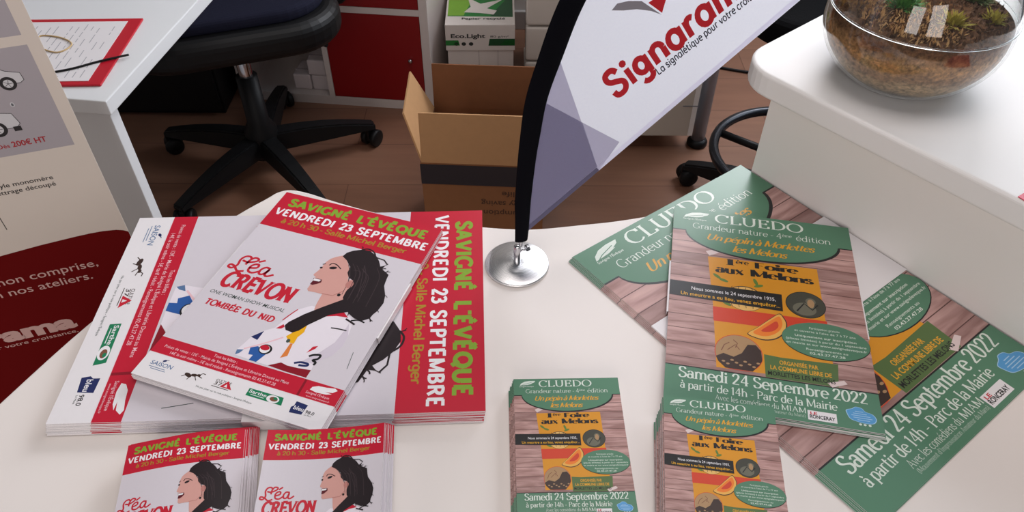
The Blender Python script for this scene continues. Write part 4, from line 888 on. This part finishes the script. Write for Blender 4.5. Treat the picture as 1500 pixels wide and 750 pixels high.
CB = thing('shade_filler', 'black cabinet added for the darkness under the white desk', 'filler', (-1.38, 2.06, 0)); mb.box(-.42, 0, 0, .48, .36, .70, BLK, bev=.004); mb.build('body', CB)  # invented black box, stands in for plain darkness under the desk
for s in (-1, 1):
    mb = MB(); mb.box(.034 if s > 0 else -.415, -.018, .02, .475 if s > 0 else .028, -.001, .68, BLK, bev=.003); mb.build('door', CB)  # fronts of the same invented black box

PB = thing('paper_box', 'white and green printed paper box on the floor by the shelf', 'box', (-.0985, 2.125, 0), R(1))
WB = mat('box_white', (214, 206, 200), rough=.6, var=.02); GB = mat('box_print_green', (30, 120, 50), rough=.5, var=.15, scale=14); GB2 = mat('box_print_dark', (20, 74, 40), rough=.5, var=.2, scale=14); GB3 = mat('box_print_lime', (120, 170, 50), rough=.5, var=.15); BT = mat('box_ink', (40, 44, 42), rough=.6)
mb = MB(); mb.box(-.100, .003, 0, .100, .303, .19, WB, bev=.002)
for x in (-.006, .052): mb.box(x, .0022, .0, x + .0012, .0032, .188, mat('box_line', (150, 142, 140), rough=.7))
mb.build('body', PB)
mb = MB(); mb.box(-.104, -.002, .188, .104, .308, .272, WB, bev=.002); F = lambda x, y: (x, -.00235, y)
add_polys(mb, [[(-.104, .205), (-.062, .205), (-.066, .222), (-.104, .222)]], GB, F); add_polys(mb, [[(.024, .204), (.1035, .204), (.1035, .227), (.028, .227)]], GB2, F); add_polys(mb, [[(.06, .206), (.1035, .206), (.1035, .222), (.075, .222)]], GB, F)
add_polys(mb, [[(x, y + .230) for x, y in q] for q in fit(sans("Eco.Light", .03), -.088, .015, .013)], BT, F); add_polys(mb, [[(x, y + .231) for x, y in q] for q in fit(sans("80 g/m²"), .03, .085, .007)], BT, F)
for cx in (-.072, -.050, -.028): add_polys(mb, [[(cx + .007 * math.cos(a), .210 + .006 * math.sin(a)) for a in [k * .6283 for k in range(10)]]], BT, F)
F = lambda x, y: (x, y, .2724)
add_polys(mb, [[(-.098, .052), (.098, .046), (.098, .30), (-.098, .30)]], GB, F); F = lambda x, y: (x, y, .2727)
add_polys(mb, [[(-.098, .055), (-.05, .055), (-.03, .14), (-.07, .3), (-.098, .3)]], GB3, F); add_polys(mb, [[(.03, .052), (.098, .048), (.098, .2), (.06, .12)]], GB2, F)
F = lambda x, y: (x, y, .2730)
add_polys(mb, [[(-.05, .075), (0, .07), (.04, .06), (.05, .085), (.02, .10), (.07, .16), (.0, .13), (-.04, .17), (-.03, .11)]], WB, F)
add_polys(mb, [[(x, y + .030) for x, y in q] for q in fit(sans("Papier recyclé", .02), -.055, .075, .012)], BT, F)
mb.build('lid', PB)

DT = thing('drawer_tower', 'stack of white plastic drawers beside the green and white box', 'drawers', (.135, 2.16, 0)); PW = mat('drawer_plastic', (206, 198, 190), rough=.5, var=.02)
mb = MB(); mb.box(-.098, .006, 0, .098, .30, .012, PW, bev=.004); mb.box(-.094, .03, .012, .094, .296, .60, PW, bev=.008); mb.build('body', DT)
for k in range(5):
    mb = MB(); mb.box(-.097, -.004, .016 + k * .118, .097, .03, .016 + k * .118 + .112, PW, bev=.010, seg=3); d_ = mb.build('drawer', DT)
    if k == 1: mb = MB(); mb.box(-.025, -.0052, .075 + k * .118, .004, -.0042, .100 + k * .118, mat('label_blue', (60, 128, 176), rough=.5)); mb.build('sticker', d_)['label'] = 'blue sticker'

CX = thing('cardboard_box', 'open brown cardboard box on the floor, flaps up', 'box', (-.07, 1.44, 0), R(-3))
w_, d_, h_ = .145, .235, .28
mb = MB(); t = .004
mb.box(-w_, 0, 0, w_, t, h_, CARD); mb.box(-w_, d_ - t, 0, w_, d_, h_, CARDI); mb.box(-w_, t, 0, -w_ + t, d_ - t, h_, CARDI); mb.box(w_ - t, t, 0, w_, d_ - t, h_, CARDI); mb.box(-w_ + t, t, 0, w_ - t, d_ - t, t, CARDI)
BTX2 = mat('carton_ink', (78, 52, 36), rough=.8)
for i, (tx, x0, x1, z) in enumerate((("consumption", -.005, .125, .092), ("energy saving", -.005, .130, .122), ("long life", -.005, .080, .152))):
    add_polys(mb, [[(x, y) for x, y in q] for q in fit(sans(tx, .01), x0, x1, .017)], BTX2, lambda x, y, z=z: (.125 - x, -.0006, z + .05 - y))
mb.build('body', CX)
mb = MB(); mb.box(-w_ - .001, -.0012, h_ - .062, w_ + .001, -.0004, h_ - .004, TAPEB); mb.build('tape', CX)['label'] = 'black tape strip'
LFT = mat('cardboard_light', (186, 142, 98), rough=.85, var=.06, scale=60)
mb = MB(); mb.box(-w_ + .003, -.002, 0, w_ - .003, .002, .128, LFT, M=Matrix.Translation((0, .002, h_)) @ Matrix.Rotation(R(-6), 4, 'X')); mb.build('flap', CX)
mb = MB(); mb.box(-w_ + .003, -.002, 0, w_ - .003, .002, .118, CARDI, M=Matrix.Translation((0, d_ - .002, h_)) @ Matrix.Rotation(R(-4), 4, 'X')); mb.build('flap', CX)
mb = MB(); mb.prism([(.006, 0), (d_ - .006, 0), (d_ - .03, .125), (.05, .108)], -.002, .002, LFT, M=Matrix.Translation((-w_ + .002, 0, h_)) @ Matrix.Rotation(R(-22), 4, 'Y') @ Matrix.Rotation(math.pi / 2, 4, 'Z') @ Matrix.Rotation(math.pi / 2, 4, 'X')); mb.build('flap', CX)
mb = MB(); mb.prism([(.006, 0), (d_ - .006, 0), (d_ - .04, .11), (.04, .11)], -.002, .002, CARD, M=Matrix.Translation((w_ - .002, 0, h_)) @ Matrix.Rotation(R(150), 4, 'Y') @ Matrix.Rotation(math.pi / 2, 4, 'Z') @ Matrix.Rotation(math.pi / 2, 4, 'X')); mb.build('flap', CX)

# desk in the background, behind the flag
DB = thing('desk', 'grey legged desk with taupe drawer block, behind the flag', 'desk', (.33, 1.86, 0))
mb = MB(); mb.box(-.06, .006, .72, .30, .70, .745, mat('desk_pale', (222, 218, 212), rough=.5), bev=.002); mb.build('desktop', DB)
mb = MB(); mb.box(-.005, .008, .06, .178, .60, .60, GREYP, bev=.001); mb.box(.178, .008, .06, .192, .60, .60, mat('edge_white', (226, 222, 218), rough=.5), bev=.001); mb.box(.150, .0066, .16, .191, .0078, .163, STEEL); mb.build('drawer_block', DB)
for x, y in ((.222, .05), (.222, .64), (-.035, .64), (-.035, .05)):
    mb = MB(); mb.lathe([(0, .022), (.021, .022), (.021, .72), (0, .72)], STEEL, 24, Matrix.Translation((x, y, 0))); l_ = mb.build('leg', DB)
    mb = MB(); mb.lathe([(0, 0), (.027, 0), (.030, .004), (.030, .014), (.024, .024), (0, .024)], BLK, 24, Matrix.Translation((x, y, 0))); mb.build('foot', l_)
mb = MB(); mb.box(.01, .16, .0, .16, .58, .058, BLK, bev=.003); mb.build('gap_shade', DB)  # black block stands in for the shadow gap below the drawers
mb = MB(); mb.tube(spline([(.642, 2.365, .005), (.66, 2.355, .005), (.696, 2.344, .005), (.75, 2.325, .005), (.805, 2.312, .005), (.88, 2.32, .005), (.98, 2.36, .005)], 6), .0045, BLK, 8); tag(mb.build('cable'), 'black cable lying on the floor beyond the flag', 'cable')
